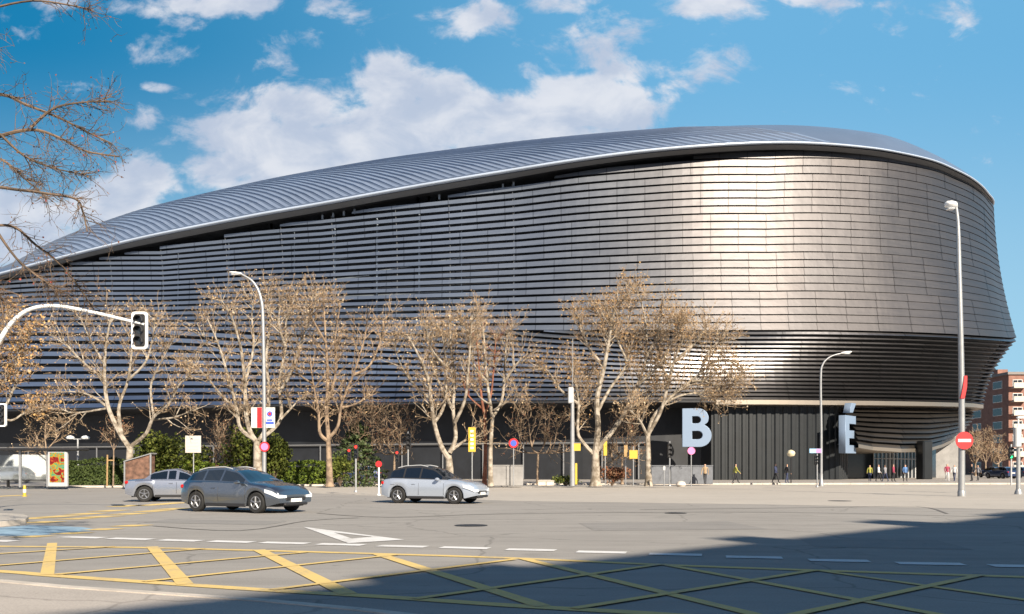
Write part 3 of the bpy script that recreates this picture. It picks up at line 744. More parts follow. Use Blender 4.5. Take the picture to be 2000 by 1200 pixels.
def plane_tree(name, base, trunk, limbs, label, leafm='dry', barkm='bark', dens=1.0, r0=.36, spread=1.0, seed=1, leafsize=.068, leafn=1.0, group='bare plane trees along the stadium pavement', ylim=1.8, tw=.021, cat='tree'):
    random.seed(seed)
    root = empty(name, base, label, cat, group)
    Y0 = base.y
    def W(px, py, dy=0): return P(px, py, Y0 + dy) - base
    tp = [W(a, b) for a, b in trunk]; tp = crs(tp, 4); n = len(tp)
    tm = MB(); rs = [r0 * (1.0 - .35 * i / (n - 1)) * (1.35 if i == 0 else (1.12 if i == 1 else 1)) for i in range(n)]
    tm.tube(tp, rs, 10)
    cm = MB()
    for li, (lr, pts) in enumerate(limbs):
        dyt = rnd(-ylim, ylim) * 1.4; m_ = len(pts)
        fy = trunk[-1][1]; raw = [W(a, b + .09 * max(0, fy - b), dyt * (j / (m_ - 1)) ** 1.0) for j, (a, b) in enumerate(pts)]
        ps = crs(raw, 5); k = len(ps)
        tm.tube(ps, [lr * (1 - .82 * j / (k - 1)) + .012 for j in range(k)], 7)
        total = sum((ps[j + 1] - ps[j]).length for j in range(k - 1))
        nb = int(total * 1.7 * dens) + 3
        for _ in range(nb):
            f = rnd(.22, 1.0) ** .8; j = min(k - 2, int(f * (k - 1))); t = f * (k - 1) - j; p = ps[j].lerp(ps[j + 1], t); d0 = (ps[j + 1] - ps[j]).normalized()
            side = rdir(); side = (side - d0 * side.dot(d0)).normalized()
            d = (d0 * .75 + side * .95 + Vector((0, 0, .18))).normalized()
            L1 = rnd(1.0, 2.6) * spread * (1.15 - .4 * f)
            q1, dd = grow_twig(tm, p, d, L1, .05 * (1.1 - .4 * f), 4, 4, .22, .08)
            for __ in range(int(rnd(5, 8) * dens)):
                s = random.randint(1, 4); pp = q1[s].lerp(q1[s - 1], random.random()); d1 = ((q1[s] - q1[s - 1]).normalized() * .6 + rdir() * .8 + Vector((0, 0, .1))).normalized()
                q2, d2 = grow_twig(cm, pp, d1, rnd(.5, 1.3) * spread, tw, 3, 3, .35, .08)
                for ___ in range(2 if random.random() < .6 else 3):
                    s2 = random.randint(1, 3); q3, d3 = grow_twig(cm, q2[s2], (d2 + rdir() * 1.1).normalized(), rnd(.25, .6), tw * .72, 3, 2, .4, 0)
                    if random.random() < .55 * leafn: leafq(cm, q3[-1], leafsize * rnd(.6, 1.2), 1)
                if random.random() < .6 * leafn: leafq(cm, q2[-1], leafsize * rnd(.6, 1.3), 1, 2)
    o = tm.build('trunk', M[barkm], root, True); c = cm.build('crown', [M['twig'], M[leafm]], root)
    return root
def TB(px, py): return G(px, py, .13)
GRP = 'bare plane trees along the stadium pavement'
plane_tree('plane_tree', TB(250, 950), [(250, 950), (252, 915), (254, 872)],
  [(.20, [(253, 876), (232, 840), (212, 790), (205, 740), (205, 680), (212, 620), (222, 580)]),
   (.14, [(238, 850), (232, 790), (250, 730), (258, 660), (262, 590)]),
   (.15, [(256, 872), (285, 845), (300, 810), (330, 780), (350, 740), (372, 720)]),
   (.10, [(212, 790), (180, 765), (140, 755), (100, 760)]), (.11, [(205, 730), (160, 690), (120, 640), (95, 600)]),
   (.09, [(206, 700), (175, 640), (155, 590)]), (.09, [(250, 730), (285, 690), (300, 630), (300, 595)]), (.08, [(300, 815), (340, 810), (375, 795)]),
   (.08, [(300, 810), (295, 740), (320, 680), (340, 640)]), (.08, [(212, 790), (150, 800), (110, 790)])],
  'pale bare plane tree forking low, behind the leftmost moving cars, thick curving left limb', seed=11, r0=.33)
plane_tree('plane_tree', TB(503, 950), [(504, 950), (503, 900), (502, 862)],
  [(.20, [(502, 866), (488, 840), (480, 800), (478, 740), (470, 660), (450, 590), (432, 560)]), (.16, [(500, 860), (470, 835), (462, 790), (445, 720), (425, 650), (405, 600)]),
   (.17, [(505, 862), (520, 830), (525, 760), (520, 680), (528, 600), (520, 555)]), (.15, [(506, 860), (548, 815), (545, 740), (558, 660), (560, 600), (580, 545)]),
   (.12, [(545, 760), (575, 700), (590, 640), (612, 580), (618, 548)]), (.10, [(465, 800), (430, 760), (400, 720), (372, 690)]), (.1, [(478, 740), (495, 660), (492, 590), (500, 550)]),
   (.09, [(548, 815), (570, 790), (585, 770)]), (.09, [(425, 650), (400, 640), (385, 610)]), (.1, [(558, 660), (545, 610), (550, 550)])],
  'bare plane tree with upright limbs right behind the curved lamp post with banners', seed=12, r0=.38, dens=1.1)
plane_tree('plane_tree', TB(643, 950), [(644, 951), (643, 910), (641, 858)],
  [(.14, [(641, 862), (625, 845), (622, 800), (612, 740), (605, 680)]), (.17, [(642, 860), (638, 800), (640, 720), (636, 640), (632, 570)]), (.12, [(643, 855), (660, 830), (668, 780), (690, 720), (710, 650), (718, 600)]),
   (.10, [(638, 780), (655, 720), (655, 640), (665, 570)]), (.1, [(690, 720), (722, 700), (745, 640), (748, 600)]), (.08, [(668, 790), (700, 780), (730, 750)]), (.08, [(612, 740), (585, 720), (570, 690)]), (.09, [(636, 650), (610, 600), (600, 560)])],
  'bare plane tree with a dark brown trunk beside the dark conifer', seed=13, r0=.27, barkm='bark2', group=GRP)
plane_tree('plane_tree', TB(877, 951), [(877, 951), (878, 915), (876, 890)],
  [(.20, [(876, 895), (862, 870), (848, 820), (842, 770), (835, 720), (815, 670), (795, 630)]), (.16, [(878, 885), (890, 850), (885, 790), (888, 720), (880, 650), (878, 590)]), (.12, [(880, 880), (912, 855), (920, 850)]),
   (.12, [(848, 820), (868, 780), (872, 700), (862, 620)]), (.12, [(888, 820), (908, 770), (915, 700), (920, 620), (922, 580)]), (.10, [(842, 770), (810, 740), (785, 700), (770, 660)]), (.09, [(872, 700), (842, 660), (832, 610)]), (.09, [(885, 790), (860, 740), (845, 690), (850, 630)])],
  'bare plane tree with a tan trunk directly behind the pale car', seed=14, r0=.34, dens=1.1)
plane_tree('plane_tree', TB(958, 950), [(958, 950), (958, 880), (962, 815)],
  [(.13, [(962, 820), (955, 770), (948, 700), (945, 640), (940, 600)]), (.12, [(962, 815), (980, 780), (985, 720), (990, 650), (1000, 620)]), (.09, [(952, 740), (925, 700), (915, 650)]), (.09, [(985, 740), (1010, 700), (1030, 680)]), (.07, [(965, 800), (995, 780), (1015, 770)]), (.07, [(960, 790), (935, 770), (925, 740)])],
  'slender bare plane tree right of the brown trunk behind the pale car', seed=15, r0=.20, dens=.9)
plane_tree('plane_tree', TB(942, 949.5), [(946, 949.5), (948, 880), (947, 810)],
  [(.11, [(947, 815), (940, 770), (935, 700), (930, 640)]), (.09, [(947, 810), (960, 760), (965, 690), (970, 640)]), (.07, [(945, 800), (915, 770), (905, 740)])],
  'thin tree with a reddish brown trunk next to the yellow upright sign', seed=25, r0=.17, dens=.8, barkm='redbark')
plane_tree('plane_tree', TB(1163, 949), [(1163, 950), (1163, 915), (1163, 880)],
  [(.24, [(1163, 885), (1168, 830), (1166, 770), (1180, 700), (1190, 640), (1200, 580), (1215, 545)]), (.19, [(1164, 882), (1195, 840), (1225, 790), (1245, 740), (1262, 680), (1260, 600), (1245, 535)]), (.16, [(1161, 890), (1140, 865), (1128, 840), (1130, 780), (1120, 720), (1105, 680)]),
   (.12, [(1166, 800), (1190, 750), (1225, 690), (1225, 620), (1230, 560)]), (.12, [(1180, 700), (1150, 660), (1135, 620), (1130, 590)]), (.10, [(1130, 780), (1095, 750), (1070, 710), (1050, 700)]), (.10, [(1245, 740), (1285, 700), (1310, 650), (1320, 610)]),
   (.10, [(1190, 640), (1175, 600), (1165, 570)]), (.09, [(1225, 790), (1260, 770), (1290, 740)]), (.09, [(1262, 680), (1285, 630), (1290, 570)]), (.08, [(1166, 800), (1150, 760), (1148, 700)]), (.09, [(1225, 690), (1205, 640), (1195, 600)])],
  'tallest bare plane tree, thick twisted pale trunk with golden dry leaves, beside grey mast', 'dryorange', seed=16, r0=.40, dens=1.25, leafn=1.1)
plane_tree('plane_tree', TB(1266, 949), [(1267, 950), (1266, 900), (1265, 850)],
  [(.15, [(1265, 855), (1275, 815), (1300, 780), (1330, 750), (1365, 720), (1400, 690), (1440, 690)]), (.14, [(1265, 850), (1290, 800), (1305, 740), (1320, 680), (1335, 640), (1330, 610)]), (.12, [(1264, 852), (1250, 820), (1225, 790)]),
   (.11, [(1330, 750), (1365, 735), (1400, 745), (1425, 760)]), (.11, [(1320, 690), (1360, 650), (1380, 620)]), (.10, [(1365, 720), (1385, 670), (1410, 645)]), (.09, [(1300, 780), (1330, 765), (1365, 760), (1395, 765)]), (.08, [(1400, 700), (1430, 725), (1450, 735)]), (.09, [(1305, 740), (1290, 690), (1285, 640)]), (.09, [(1350, 735), (1380, 735), (1420, 760)])],
  'bare plane tree with a straight pale trunk, crown spreading right over the letter B', seed=17, r0=.27, dens=1.5, leafn=1.1)
plane_tree('plane_tree', TB(-28, 951), [(-28, 952), (-26, 900), (-24, 840)],
  [(.16, [(-24, 845), (-20, 790), (-10, 720), (0, 660), (5, 600)]), (.12, [(-22, 830), (10, 790), (30, 740), (40, 690)]), (.1, [(-20, 800), (20, 820), (50, 800), (65, 790)]), (.1, [(-15, 760), (20, 720), (45, 660), (50, 620)]), (.1, [(-24, 840), (-60, 780), (-90, 700)])],
  'orange brown plane tree at the left edge beside the bus shelter', 'dryorange', seed=18, r0=.3, dens=1.3, leafn=1.4, leafsize=.11)
plane_tree('young_tree', TB(93, 950), [(93, 951), (92, 910), (91, 880)],
  [(.05, [(91, 885), (88, 850), (90, 815)]), (.04, [(91, 890), (75, 865), (58, 845)]), (.04, [(91, 880), (110, 855), (125, 830)]), (.03, [(91, 900), (78, 890), (62, 880)])],
  'small young bare tree with thin trunk in front of the bus shelter', seed=19, r0=.09, dens=.8, spread=.55, tw=.02, group='young street trees', barkm='bark2')
plane_tree('young_tree', TB(222, 949.5), [(221, 949.5), (222, 900), (222, 870)],
  [(.04, [(222, 875), (224, 850), (222, 820)]), (.03, [(222, 880), (214, 860), (208, 840)]), (.03, [(222, 880), (232, 860), (238, 845)])],
  'slim sapling with reddish dry leaves between wooden stake and pale plane tree', 'dryred', seed=20, r0=.06, dens=.9, spread=.5, tw=.02, group='young street trees', barkm='bark2')
# darker bare trees in the shade under the stadium overhang
for q_, (px, py, top_, wd, lab) in enumerate([(1050, 946.5, 790, 40, 'dark twiggy tree in the shade left of the grey mast'), (770, 947, 800, 34, 'dark bare tree in the shade behind the traffic light post'), (1215, 946.2, 830, 26, 'low dark bare tree between the two rightmost plane trees'), (715, 947, 790, 36, 'dark bare tree rising behind the dark conifer'), (440, 946.6, 840, 22, 'small dark bare tree left of the banner lamp post')]):
    plane_tree('dark_tree', TB(px, py), [(px, py), (px, py - 30), (px + 1, py - 60)],
      [(.08, [(px, py - 62), (px - wd * .3, (py + top_) / 2), (px - wd * .5, top_)]), (.08, [(px, py - 62), (px + wd * .3, (py + top_) / 2), (px + wd * .4, top_ + 8)]), (.07, [(px, py - 62), (px - wd * .7, (py + top_) / 2 + 10), (px - wd, top_ + 30)]), (.07, [(px, py - 62), (px + wd * .7, (py + top_) / 2 + 10), (px + wd, top_ + 28)])],
      lab, seed=40 + q_, r0=.12, dens=.9, barkm='bark2', leafm='dryred', group='dark bare trees under the stadium overhang', tw=.022)

# near tree: branches reaching in from the left
def near_tree():
    random.seed(5); Y0 = 13.0; base = Vector((-10.6, 13.0, 0)); root = empty('overhanging_tree', base, 'bare twigs with a few red dry leaves reaching in at upper left', 'tree')
    def W(px, py, dy=0): return P(px, py, Y0 + dy) - base
    tm = MB(); cm = MB()
    tk = [Vector((0, 0, 0)), Vector((.05, 0, 1.5)), Vector((.15, .1, 3.0)), Vector((.4, .1, 4.6))]; tm.tube(crs(tk, 4), [.3, .26, .25, .24, .23, .22, .21, .2, .19, .18, .17, .16, .15], 10)
    fork = Vector((.4, .1, 4.5)); f2 = Vector((.25, .1, 3.6))
    limbs = [(.05, [fork, W(-150, 240), W(-20, 182), W(45, 200), W(110, 225), W(160, 250), W(205, 270)], 1),
      (.06, [fork, W(-200, 320), W(-60, 290), W(0, 262), W(60, 250), W(110, 265), W(160, 290), W(225, 300)], 1.2),
      (.05, [f2, W(-160, 400), W(-20, 376), W(60, 385), W(130, 398), W(185, 412), W(205, 440), W(220, 480)], .9),
      (.04, [f2, W(-120, 470), W(-10, 430), W(40, 465), W(80, 500), W(110, 545), W(130, 585)], 1.2),
      (.04, [fork, W(-200, 150), W(-60, 60), W(0, 80), W(20, 130)], .9), (.03, [W(-60, 290), W(0, 310), W(40, 345), W(80, 380)], 1.1), (.03, [W(0, 262), W(40, 300), W(90, 320), W(150, 330)], 1.1),
      (.03, [W(60, 250), W(100, 210), W(150, 195), W(200, 190)], 1.0), (.03, [f2, W(-80, 560), W(0, 560), W(30, 600), W(45, 650)], 1.2), (.03, [W(-20, 430), W(20, 500), W(70, 545), W(90, 560)], 1.3), (.025, [W(-30, 20), W(60, 0), W(140, 8), W(175, 15)], .5)]
    for r0, pts, dn in limbs:
        n = len(pts); dy = rnd(-1, 1)
        pts = [p + Vector((0, dy * j / n, 0)) for j, p in enumerate(pts)]; ps = crs(pts, 5); k = len(ps)
        tm.tube(ps, [r0 * .55 * (1 - .8 * j / (k - 1)) + .005 for j in range(k)], 6)
        nb = int(36 * dn)
        for _ in range(nb):
            f = rnd(.3, 1); j = min(k - 2, int(f * (k - 1))); p = ps[j]; d0 = (ps[j + 1] - ps[j]).normalized()
            q1, dd = grow_twig(tm, p, (d0 * .8 + rdir() * .8).normalized(), rnd(.2, .55), .0065, 4, 4, .3, .0)
            for __ in range(random.randint(2, 4)):
                s = random.randint(1, 4); q2, d2 = grow_twig(cm, q1[s], (dd * .6 + rdir()).normalized(), rnd(.1, .3), .0042, 3, 3, .5, 0)
                if random.random() < .5: leafq(cm, q2[-1], rnd(.008, .02), 1)
                if random.random() < .4:
                    q3, _d = grow_twig(cm, q2[1], (d2 + rdir()).normalized(), rnd(.06, .16), .003, 3, 2, .5, 0); leafq(cm, q3[-1], rnd(.007, .015), 1)
            if random.random() < .07: leafq(cm, q1[-1], .022, 2, 1)
    tm.build('trunk', M['darkbark'], root, True); cm.build('crown', [M['darkbark'], M['dryred'], mat('red_dry_leaf', (.30, .05, .03), .7)], root)
near_tree()

# ---------------------------------------------------------------- shrubs, hedges, conifer
def shrub(name, base, w_, d_, h_, m, label, cat, group=None, n=2600, s=.10, lobes=7, seed=3):
    random.seed(seed); root = empty(name, base, label, cat, group); cm = MB(); tm = MB()
    cs = [(Vector((rnd(-w_, w_) * .33, rnd(-d_, d_) * .33, h_ * rnd(.35, .72))), rnd(.22, .36)) for _ in range(lobes)]
    cs.append((Vector((0, 0, h_ * .5)), .42))
    for c, r in cs:
        tm.tube([Vector((0, 0, 0)), c * .6, c], [.05, .035, .01], 5)
    for _ in range(n):
        c, r = random.choice(cs); v = rdir() * (random.random() ** .35); p = c + Vector((v.x * r * w_, v.y * r * d_, v.z * r * h_))
        if p.z < .03: p.z = rnd(.03, .3)
        leafq(cm, p, s * rnd(.6, 1.3), 0)
    tm.build('trunk', M['darkbark'], root); cm.build('crown', m, root); return root
shrub('green_shrub', TB(342, 947), 5.2, 3.2, 4.6, M['green'], 'wide yellow green shrub behind the square white sign', 'shrub', 'large green shrubs behind the road', 4200, .13, 9, 31)
shrub('green_shrub', TB(488, 946.8), 3.6, 3.0, 5.0, M['green'], 'green shrub left of the pale trunk behind banner lamp', 'shrub', 'large green shrubs behind the road', 3000, .13, 7, 32)
shrub('green_shrub', TB(533, 947), 3.0, 3.0, 4.2, M['green'], 'green shrub right of the pale trunk behind banner lamp', 'shrub', 'large green shrubs behind the road', 2600, .12, 7, 33)
shrub('green_shrub', TB(665, 949), 2.0, 1.8, 2.4, M['green'], 'low leafy shrub between the brown trunk and small traffic light', 'shrub', 'large green shrubs behind the road', 1400, .10, 5, 34)
shrub('green_shrub', TB(1195, 949), 2.6, 1.4, 1.6, M['dryred'], 'low dry brownish shrub between the two rightmost plane trees', 'shrub', None, 1200, .09, 5, 35)
shrub('green_shrub', TB(1105, 949), 2.4, 1.0, .8, M['green'], 'low olive ground shrub left of the grey mast foot', 'shrub', None, 800, .08, 4, 36)
def conifer(base, w_, h_, label):
    random.seed(77); root = empty('conifer', base, label, 'tree'); tm = MB(); cm = MB(); tm.tube([(0, 0, 0), (0, 0, h_ * .95)], [.16, .03], 8)
    for k_ in range(46):
        f = k_ / 46; z = h_ * (.08 + .9 * f); L = w_ * .5 * (1 - f) ** .7 * rnd(.75, 1.15) + .2; a = k_ * 2.4; d = Vector((math.cos(a), math.sin(a), 0))
        tip = d * L + Vector((0, 0, z - L * .22)); tm.tube([Vector((0, 0, z)), (Vector((0, 0, z)) + tip) / 2 + Vector((0, 0, .12)), tip], [.03, .02, .008], 4)
        for _ in range(95):
            t = random.random() ** .6; p = Vector((0, 0, z)).lerp(tip, t); sd = Vector((-d.y, d.x, 0)) * rnd(-1, 1) * L * .33; p = p + sd + Vector((0, 0, rnd(-.2, .08) - abs(sd.length) * .2)); leafq(cm, p, rnd(.07, .14), 0)
    tm.build('trunk', M['darkbark'], root); cm.build('crown', M['fir'], root)
conifer(TB(698, 947.5), 5.8, 5.2, 'dark layered conifer behind the small traffic light')
def hedge(a, b, h, th, m, label, cnt, s=.09, seed=9, jag=.15):
    random.seed(seed); root = empty('hedge', a, label, 'hedge', 'hedges along the stadium pavement'); d = b - a; L = d.length; d.normalize(); n = Vector((-d.y, d.x, 0)); cm = MB()
    core = MB(); c = d * (L / 2); core.box((c.x, c.y, h * .42), (L * .98, th * .7, h * .8), math.atan2(d.y, d.x)); core.build('stem_mass', M['hedge'], root)
    for _ in range(cnt):
        t = rnd(0, L); hh = h * (1 + jag * math.sin(t * 1.3 + seed) * .5 + rnd(-jag, jag) * .4)
        if random.random() < .5: p = d * t + n * rnd(-th / 2, th / 2) + Vector((0, 0, hh + rnd(-.08, .05)))
        else: p = d * t - n * (th / 2 + rnd(-.06, .06)) + Vector((0, 0, rnd(.05, hh)))
        leafq(cm, p, s * rnd(.6, 1.3), 0)
    cm.build('crown', m, root)
hedge(G(105, 948.5, .13), G(245, 947.8, .13), 1.9, 1.2, M['hedge'], 'dark clipped hedge between the bus shelter and pale plane tree', 2600, .09, 3)
hedge(G(290, 947, .13), G(640, 945.5, .13), 1.75, 2.0, M['lime'], 'bright lime green hedge running behind the moving cars', 6500, .10, 4)

# ================================================================== STREET FURNITURE
def lamp_tube(pts, r0, r1, n=10):
    ps = crs([Vector(p) for p in pts], 6); k = len(ps); mb = MB(); mb.tube(ps, [r0 + (r1 - r0) * i / (k - 1) for i in range(k)], n); return mb
def street_lamp(bpx, bpy_, pts, head_dir, label, head=(.75, .30, .16), r=(.11, .05), m='galv', group='street lamps'):
    b = G(bpx, bpy_, .0); root = empty('street_lamp', b, label, 'street lamp', group)
    W = [P(a, c, b.y) - b for a, c in pts]
    mb = lamp_tube([(0, 0, 0), (0, 0, W[0].z * .5)] + W, r[0], r[1]); mb.lathe([(.19, 0), (.19, .25), (.13, .4), (.13, 1.0)], (0, 0, 0), 14); mb.build('pole', M[m], root, True)
    e = W[-1]; hd = Vector((head_dir, 0, 0)); h = MB()
    L, wd, th = head
    prof = [(0, .25, .5), (.15, .8, .9), (.5, 1, 1), (.85, .8, .8), (1, .3, .4)]
    vs = []
    up = Vector((head_dir * .12, 0, .0))
    for (t, ws, hs_) in prof:
        c = e + Vector((head_dir * L * (t - .1), 0, L * .12 * t)); 
        for j in range(10):
            a = 2 * PI * j / 10; vs.append(c + Vector((0, math.cos(a) * wd / 2 * ws, math.sin(a) * th / 2 * hs_)))
    h.q(vs, [(i * 10 + j, i * 10 + (j + 1) % 10, (i + 1) * 10 + (j + 1) % 10, (i + 1) * 10 + j) for i in range(4) for j in range(10)] + [tuple(reversed(range(10))), tuple(range(40, 50))])
    hh = h.build('lamp_head', M['white_post'], root, True)
    l = MB(); c = e + Vector((head_dir * L * .45, 0, L * .05 - th * .5)); l.box((c.x, c.y, c.z), (L * .6, wd * .6, .05), bev=.02); l.build('lens', M['lampclear'], root)
    return root
lampA = street_lamp(516, 962, [(514, 640), (510, 585), (495, 552), (470, 535)], -1, 'tall curved lamp post with red and white banners, behind the dark car', r=(.13, .06))
lampB = street_lamp(1604, 950, [(1603, 740), (1607, 712), (1622, 697), (1645, 690)], 1, 'curved white lamp post in front of the dark ribbed stadium wall', r=(.11, .05), head=(.85, .34, .2))
lampC = street_lamp(1878, 970, [(1873, 520), (1871, 440), (1867, 402)], -1, 'tallest straight lamp post with the no entry sign near right edge', r=(.17, .07), head=(.62, .55, .42))
# banners on lamp A
def bpos(px, py, Y, b): return P(px, py, Y) - b
bA = G(516, 962); root = lampA
for (x0, x1, lab, kind) in [(491, 512, 'red and white banner', 0), (517, 537, 'white banner with blue emblem', 1)]:
    a = bpos(x0, 796, bA.y, bA); c = bpos(x1, 836, bA.y, bA); mb = MB(); wdt = c.x - a.x; ht = a.z - c.z
    mb.box(((a.x + c.x) / 2, 0, (a.z + c.z) / 2), (wdt, .03, ht)); o = mb.build('banner', M['signwhite'], root); o['label'] = lab
    mb = MB()
    if kind == 0: mb.box((a.x + wdt * .76, -.02, (a.z + c.z) / 2), (wdt * .45, .012, ht * .98)); mb.build('banner_stripe', M['red'], o)
    else:
        cz = (a.z + c.z) / 2
        mb.lathe([(.17, -.03), (.17, -.018)], (a.x + wdt * .5, 0, cz + .22), 16, 'y'); mb.box((a.x + wdt * .5, -.022, cz - .15), (.34, .012, .1)); mb.box((a.x + wdt * .5, -.022, cz - .32), (.5, .012, .16)); mb.build('emblem', M['bluep'], o)
        mb = MB(); mb.lathe([(.09, -.04), (.09, -.031)], (a.x + wdt * .5, 0, cz + .22), 14, 'y'); mb.build('emblem_centre', M['red'], o)
    for zz in (a.z - .03, c.z + .03): mb = MB(); mb.tube([(0, 0, zz), ((x0 < 510) and a.x or c.x, 0, zz)], .02, 6); mb.build('banner_arm', M['galv'], root)
mb = MB(); mb.disc(tuple(bpos(518, 873, bA.y, bA) + Vector((0, -.16, 0))), .30, .03); o = mb.build('warning_sign', M['red'], root)
mb = MB(); mb.disc(tuple(bpos(518, 873, bA.y, bA) + Vector((0, -.17, 0))), .22, .009); mb.build('sign_face', M['pink'], o)
# no-entry + red banner on lamp C
bC = G(1878, 970); c = bpos(1879, 861, bC.y, bC); mb = MB(); mb.disc((c.x, -.24, c.z), .45, .03, 36); o = mb.build('no_entry_sign', M['red'], lampC)
mb = MB(); mb.box((c.x, -.245, c.z), (.66, .012, .15)); mb.build('white_bar', M['signwhite'], o)
c0_ = bpos(1881, 735, bC.y, bC); c1_ = bpos(1879, 779, bC.y, bC); mb = MB()
mb.q([(c0_.x - .02, -.02, c0_.z), (c0_.x + .12, -.02, c0_.z), (c1_.x + .16, -.02, (c0_.z + c1_.z) / 2), (c1_.x + .04, -.02, c1_.z), (c1_.x - .16, -.02, c1_.z), (c0_.x - .1, -.02, (c0_.z + c1_.z) / 2),
      (c0_.x - .02, -.19, c0_.z), (c0_.x + .12, -.19, c0_.z), (c1_.x + .16, -.19, (c0_.z + c1_.z) / 2), (c1_.x + .04, -.19, c1_.z), (c1_.x - .16, -.19, c1_.z), (c0_.x - .1, -.19, (c0_.z + c1_.z) / 2)],
     [(0, 1, 2, 3, 4, 5), (11, 10, 9, 8, 7, 6)] + [(i, (i + 1) % 6, 6 + (i + 1) % 6, 6 + i) for i in range(6)]); mb.build('red_banner', M['red'], lampC)
# grey mast
b = G(1118, 949.5, .13); root = empty('camera_mast', b, 'grey mast with thin antenna standing left of the tallest plane tree', 'mast')
mb = MB(); top_ = P(1116, 770, b.y).z - .13; mb.tube([(0, 0, 0), (0, 0, top_)], [.20, .13], 12); mb.tube([(0, 0, top_), (.02, 0, P(1118, 665, b.y).z)], [.05, .03], 6); mb.build('pole', M['galv'], root, True)
mb = MB(); mb.box((-.12, 0, top_ - .1), (.42, .36, 1.2), bev=.05); mb.build('cabinet', M['grey_paint'], root)
mb = MB(); mb.box((.35, -.1, 2.9), (.5, .06, .55)); mb.build('yellow_sign', M['signyellow'], root)
mb = MB(); mb.box((.28, .2, .9), (.18, .2, 1.6), bev=.03); mb.build('yellow_box', M['signyellow'], root)
# double lamp in park
b = G(152, 946.5, .13); root = empty('twin_lamp', b, 'short twin headed lamp post behind the dark hedge', 'street lamp'); zt = P(152, 858, b.y).z - .13
mb = MB(); mb.tube([(0, 0, 0), (0, 0, zt)], [.09, .06], 8); mb.tube([(-.6, 0, zt), (.6, 0, zt)], .04, 6); mb.build('pole', M['grey_paint'], root, True)
for s in (-1, 1): mb = MB(); mb.lathe([(.10, -.12), (.3, -.06), (.34, .06), (.18, .18), (.05, .22)], (s * .62, 0, zt + .08), 14); mb.build('lamp_head', M['white_post'], root, True)
# mast arm traffic signal (left)
def signal_head(root, c, s=1.0, face=-1, lit=None, back=True, m='black', yaw=0.0):
    cx, cy, cz = c
    if back:
        o = MB(); w2, h2, rr = .24 * s, .56 * s, .10 * s; pts = []
        for (ax, az, a0) in ((w2 - rr, -h2 + rr, -90), (w2 - rr, h2 - rr, 0), (-w2 + rr, h2 - rr, 90), (-w2 + rr, -h2 + rr, 180)):
            for q in range(6): a = R(a0 + q * 18); pts.append((ax + rr * math.cos(a), az + rr * math.sin(a)))
        n = len(pts); inn = [(x * .72, z * .88) for x, z in pts]
        vs = [(cx + x, cy, cz + z) for x, z in pts] + [(cx + x, cy, cz + z) for x, z in inn] + [(cx + x, cy + .06, cz + z) for x, z in pts] + [(cx + x, cy + .06, cz + z) for x, z in inn]
        fs = [];
        for i in range(n):
            j = (i + 1) % n; fs += [(i, j, n + j, n + i), (2 * n + j, 2 * n + i, 3 * n + i, 3 * n + j), (i, 2 * n + i, 2 * n + j, j), (n + i, n + j, 3 * n + j, 3 * n + i)]
        o.q(vs, fs); bb = o.build('backboard', M['white_post'], root)
    h = MB(); h.box((cx, cy + .10, cz), (.30 * s, .2 * s, .96 * s), 0, bev=.04); hb = h.build('signal_housing', M[m], root)
    for k_, nm in enumerate(('red', 'amber', 'green')):
        zc = cz + (.31 - .31 * k_) * s; l = MB(); l.disc((cx, cy - .006, zc), .10 * s, .02, 16)
        mm = M['redlamp'] if (lit == 'red' and k_ == 0) else (M['greenlamp'] if (lit == 'green' and k_ == 2) else M['glass_dark']); l.build('lens', mm, root)
        v = MB(); vs = []
        for q in range(11):
            a = R(-20 + q * 22); 
            for yy_ in (0, -.17 * s): vs.append((cx + .12 * s * math.cos(a), cy + yy_, zc + .12 * s * math.sin(a)))
            for yy_ in (0, -.17 * s): vs.append((cx + .13 * s * math.cos(a), cy + yy_, zc + .13 * s * math.sin(a)))
        v.q(vs, [(q * 4 + a_, q * 4 + b_, q * 4 + 4 + b_, q * 4 + 4 + a_) for q in range(10) for a_, b_ in ((0, 1), (1, 3), (3, 2))]); v.build('visor', M[m], root)
Ym = 26.0; b = Vector((P(-30, 900, Ym).x, Ym, 0)); root = empty('mast_arm_signal', b, 'white arched mast arm carrying a white rimmed traffic signal at left', 'traffic light', 'traffic lights')
pts = [P(a_, c_, Ym) - b for a_, c_ in ((-30, 760), (-18, 700), (0, 664), (25, 628), (60, 604), (110, 598), (180, 610), (240, 624), (282, 634))]
mb = lamp_tube([(0, 0, 0), (0, 0, 1.5)] + pts, .085, .04, 12); mb.build('arched_pole', M['white_post'], root, True)
c = P(273, 646, Ym) - b; signal_head(root, (c.x, -.03, c.z), 1.0)
c = P(3, 811, Ym) - b; signal_head(root, (c.x, -.03, c.z), .62)
# small traffic lights in the distance
def ped_signal(px, bpy_, toppy, heads, label, r=.05, z0=0.13):
    b = G(px, bpy_, z0); root = empty('traffic_light', b, label, 'traffic light', 'traffic lights'); zt = P(px, toppy, b.y).z - z0
    mb = MB(); mb.tube([(0, 0, 0), (0, 0, zt)], r, 8); mb.lathe([(r * 2, 0), (r * 2, .06), (r * 1.2, .12)], (0, 0, 0), 10); mb.build('pole', M['galv'], root, True)
    for hx, hpy, s, lit in heads:
        c = P(px, hpy, b.y) - b; signal_head(root, (hx, -.12, c.z), s, lit=lit, back=False)
    return root
ped_signal(695, 962, 870, [(0.02, 882, .8, 'red'), (-.35, 888, .7, 'red')], 'grey traffic light with two red lamps before the dark conifer')
ped_signal(797, 950, 843, [(0.05, 862, 1.2, 'red'), (-.8, 892, .9, 'red')], 'tall traffic light with red lamps behind the pale car roof')
ped_signal(1308, 950, 862, [(0, 880, 1.1, None)], 'unlit traffic light post left of the letter B')
ped_signal(1596, 952, 884, [(-.1, 899, .7, None)], 'short signal post with blue and pink plate beside curved lamp')
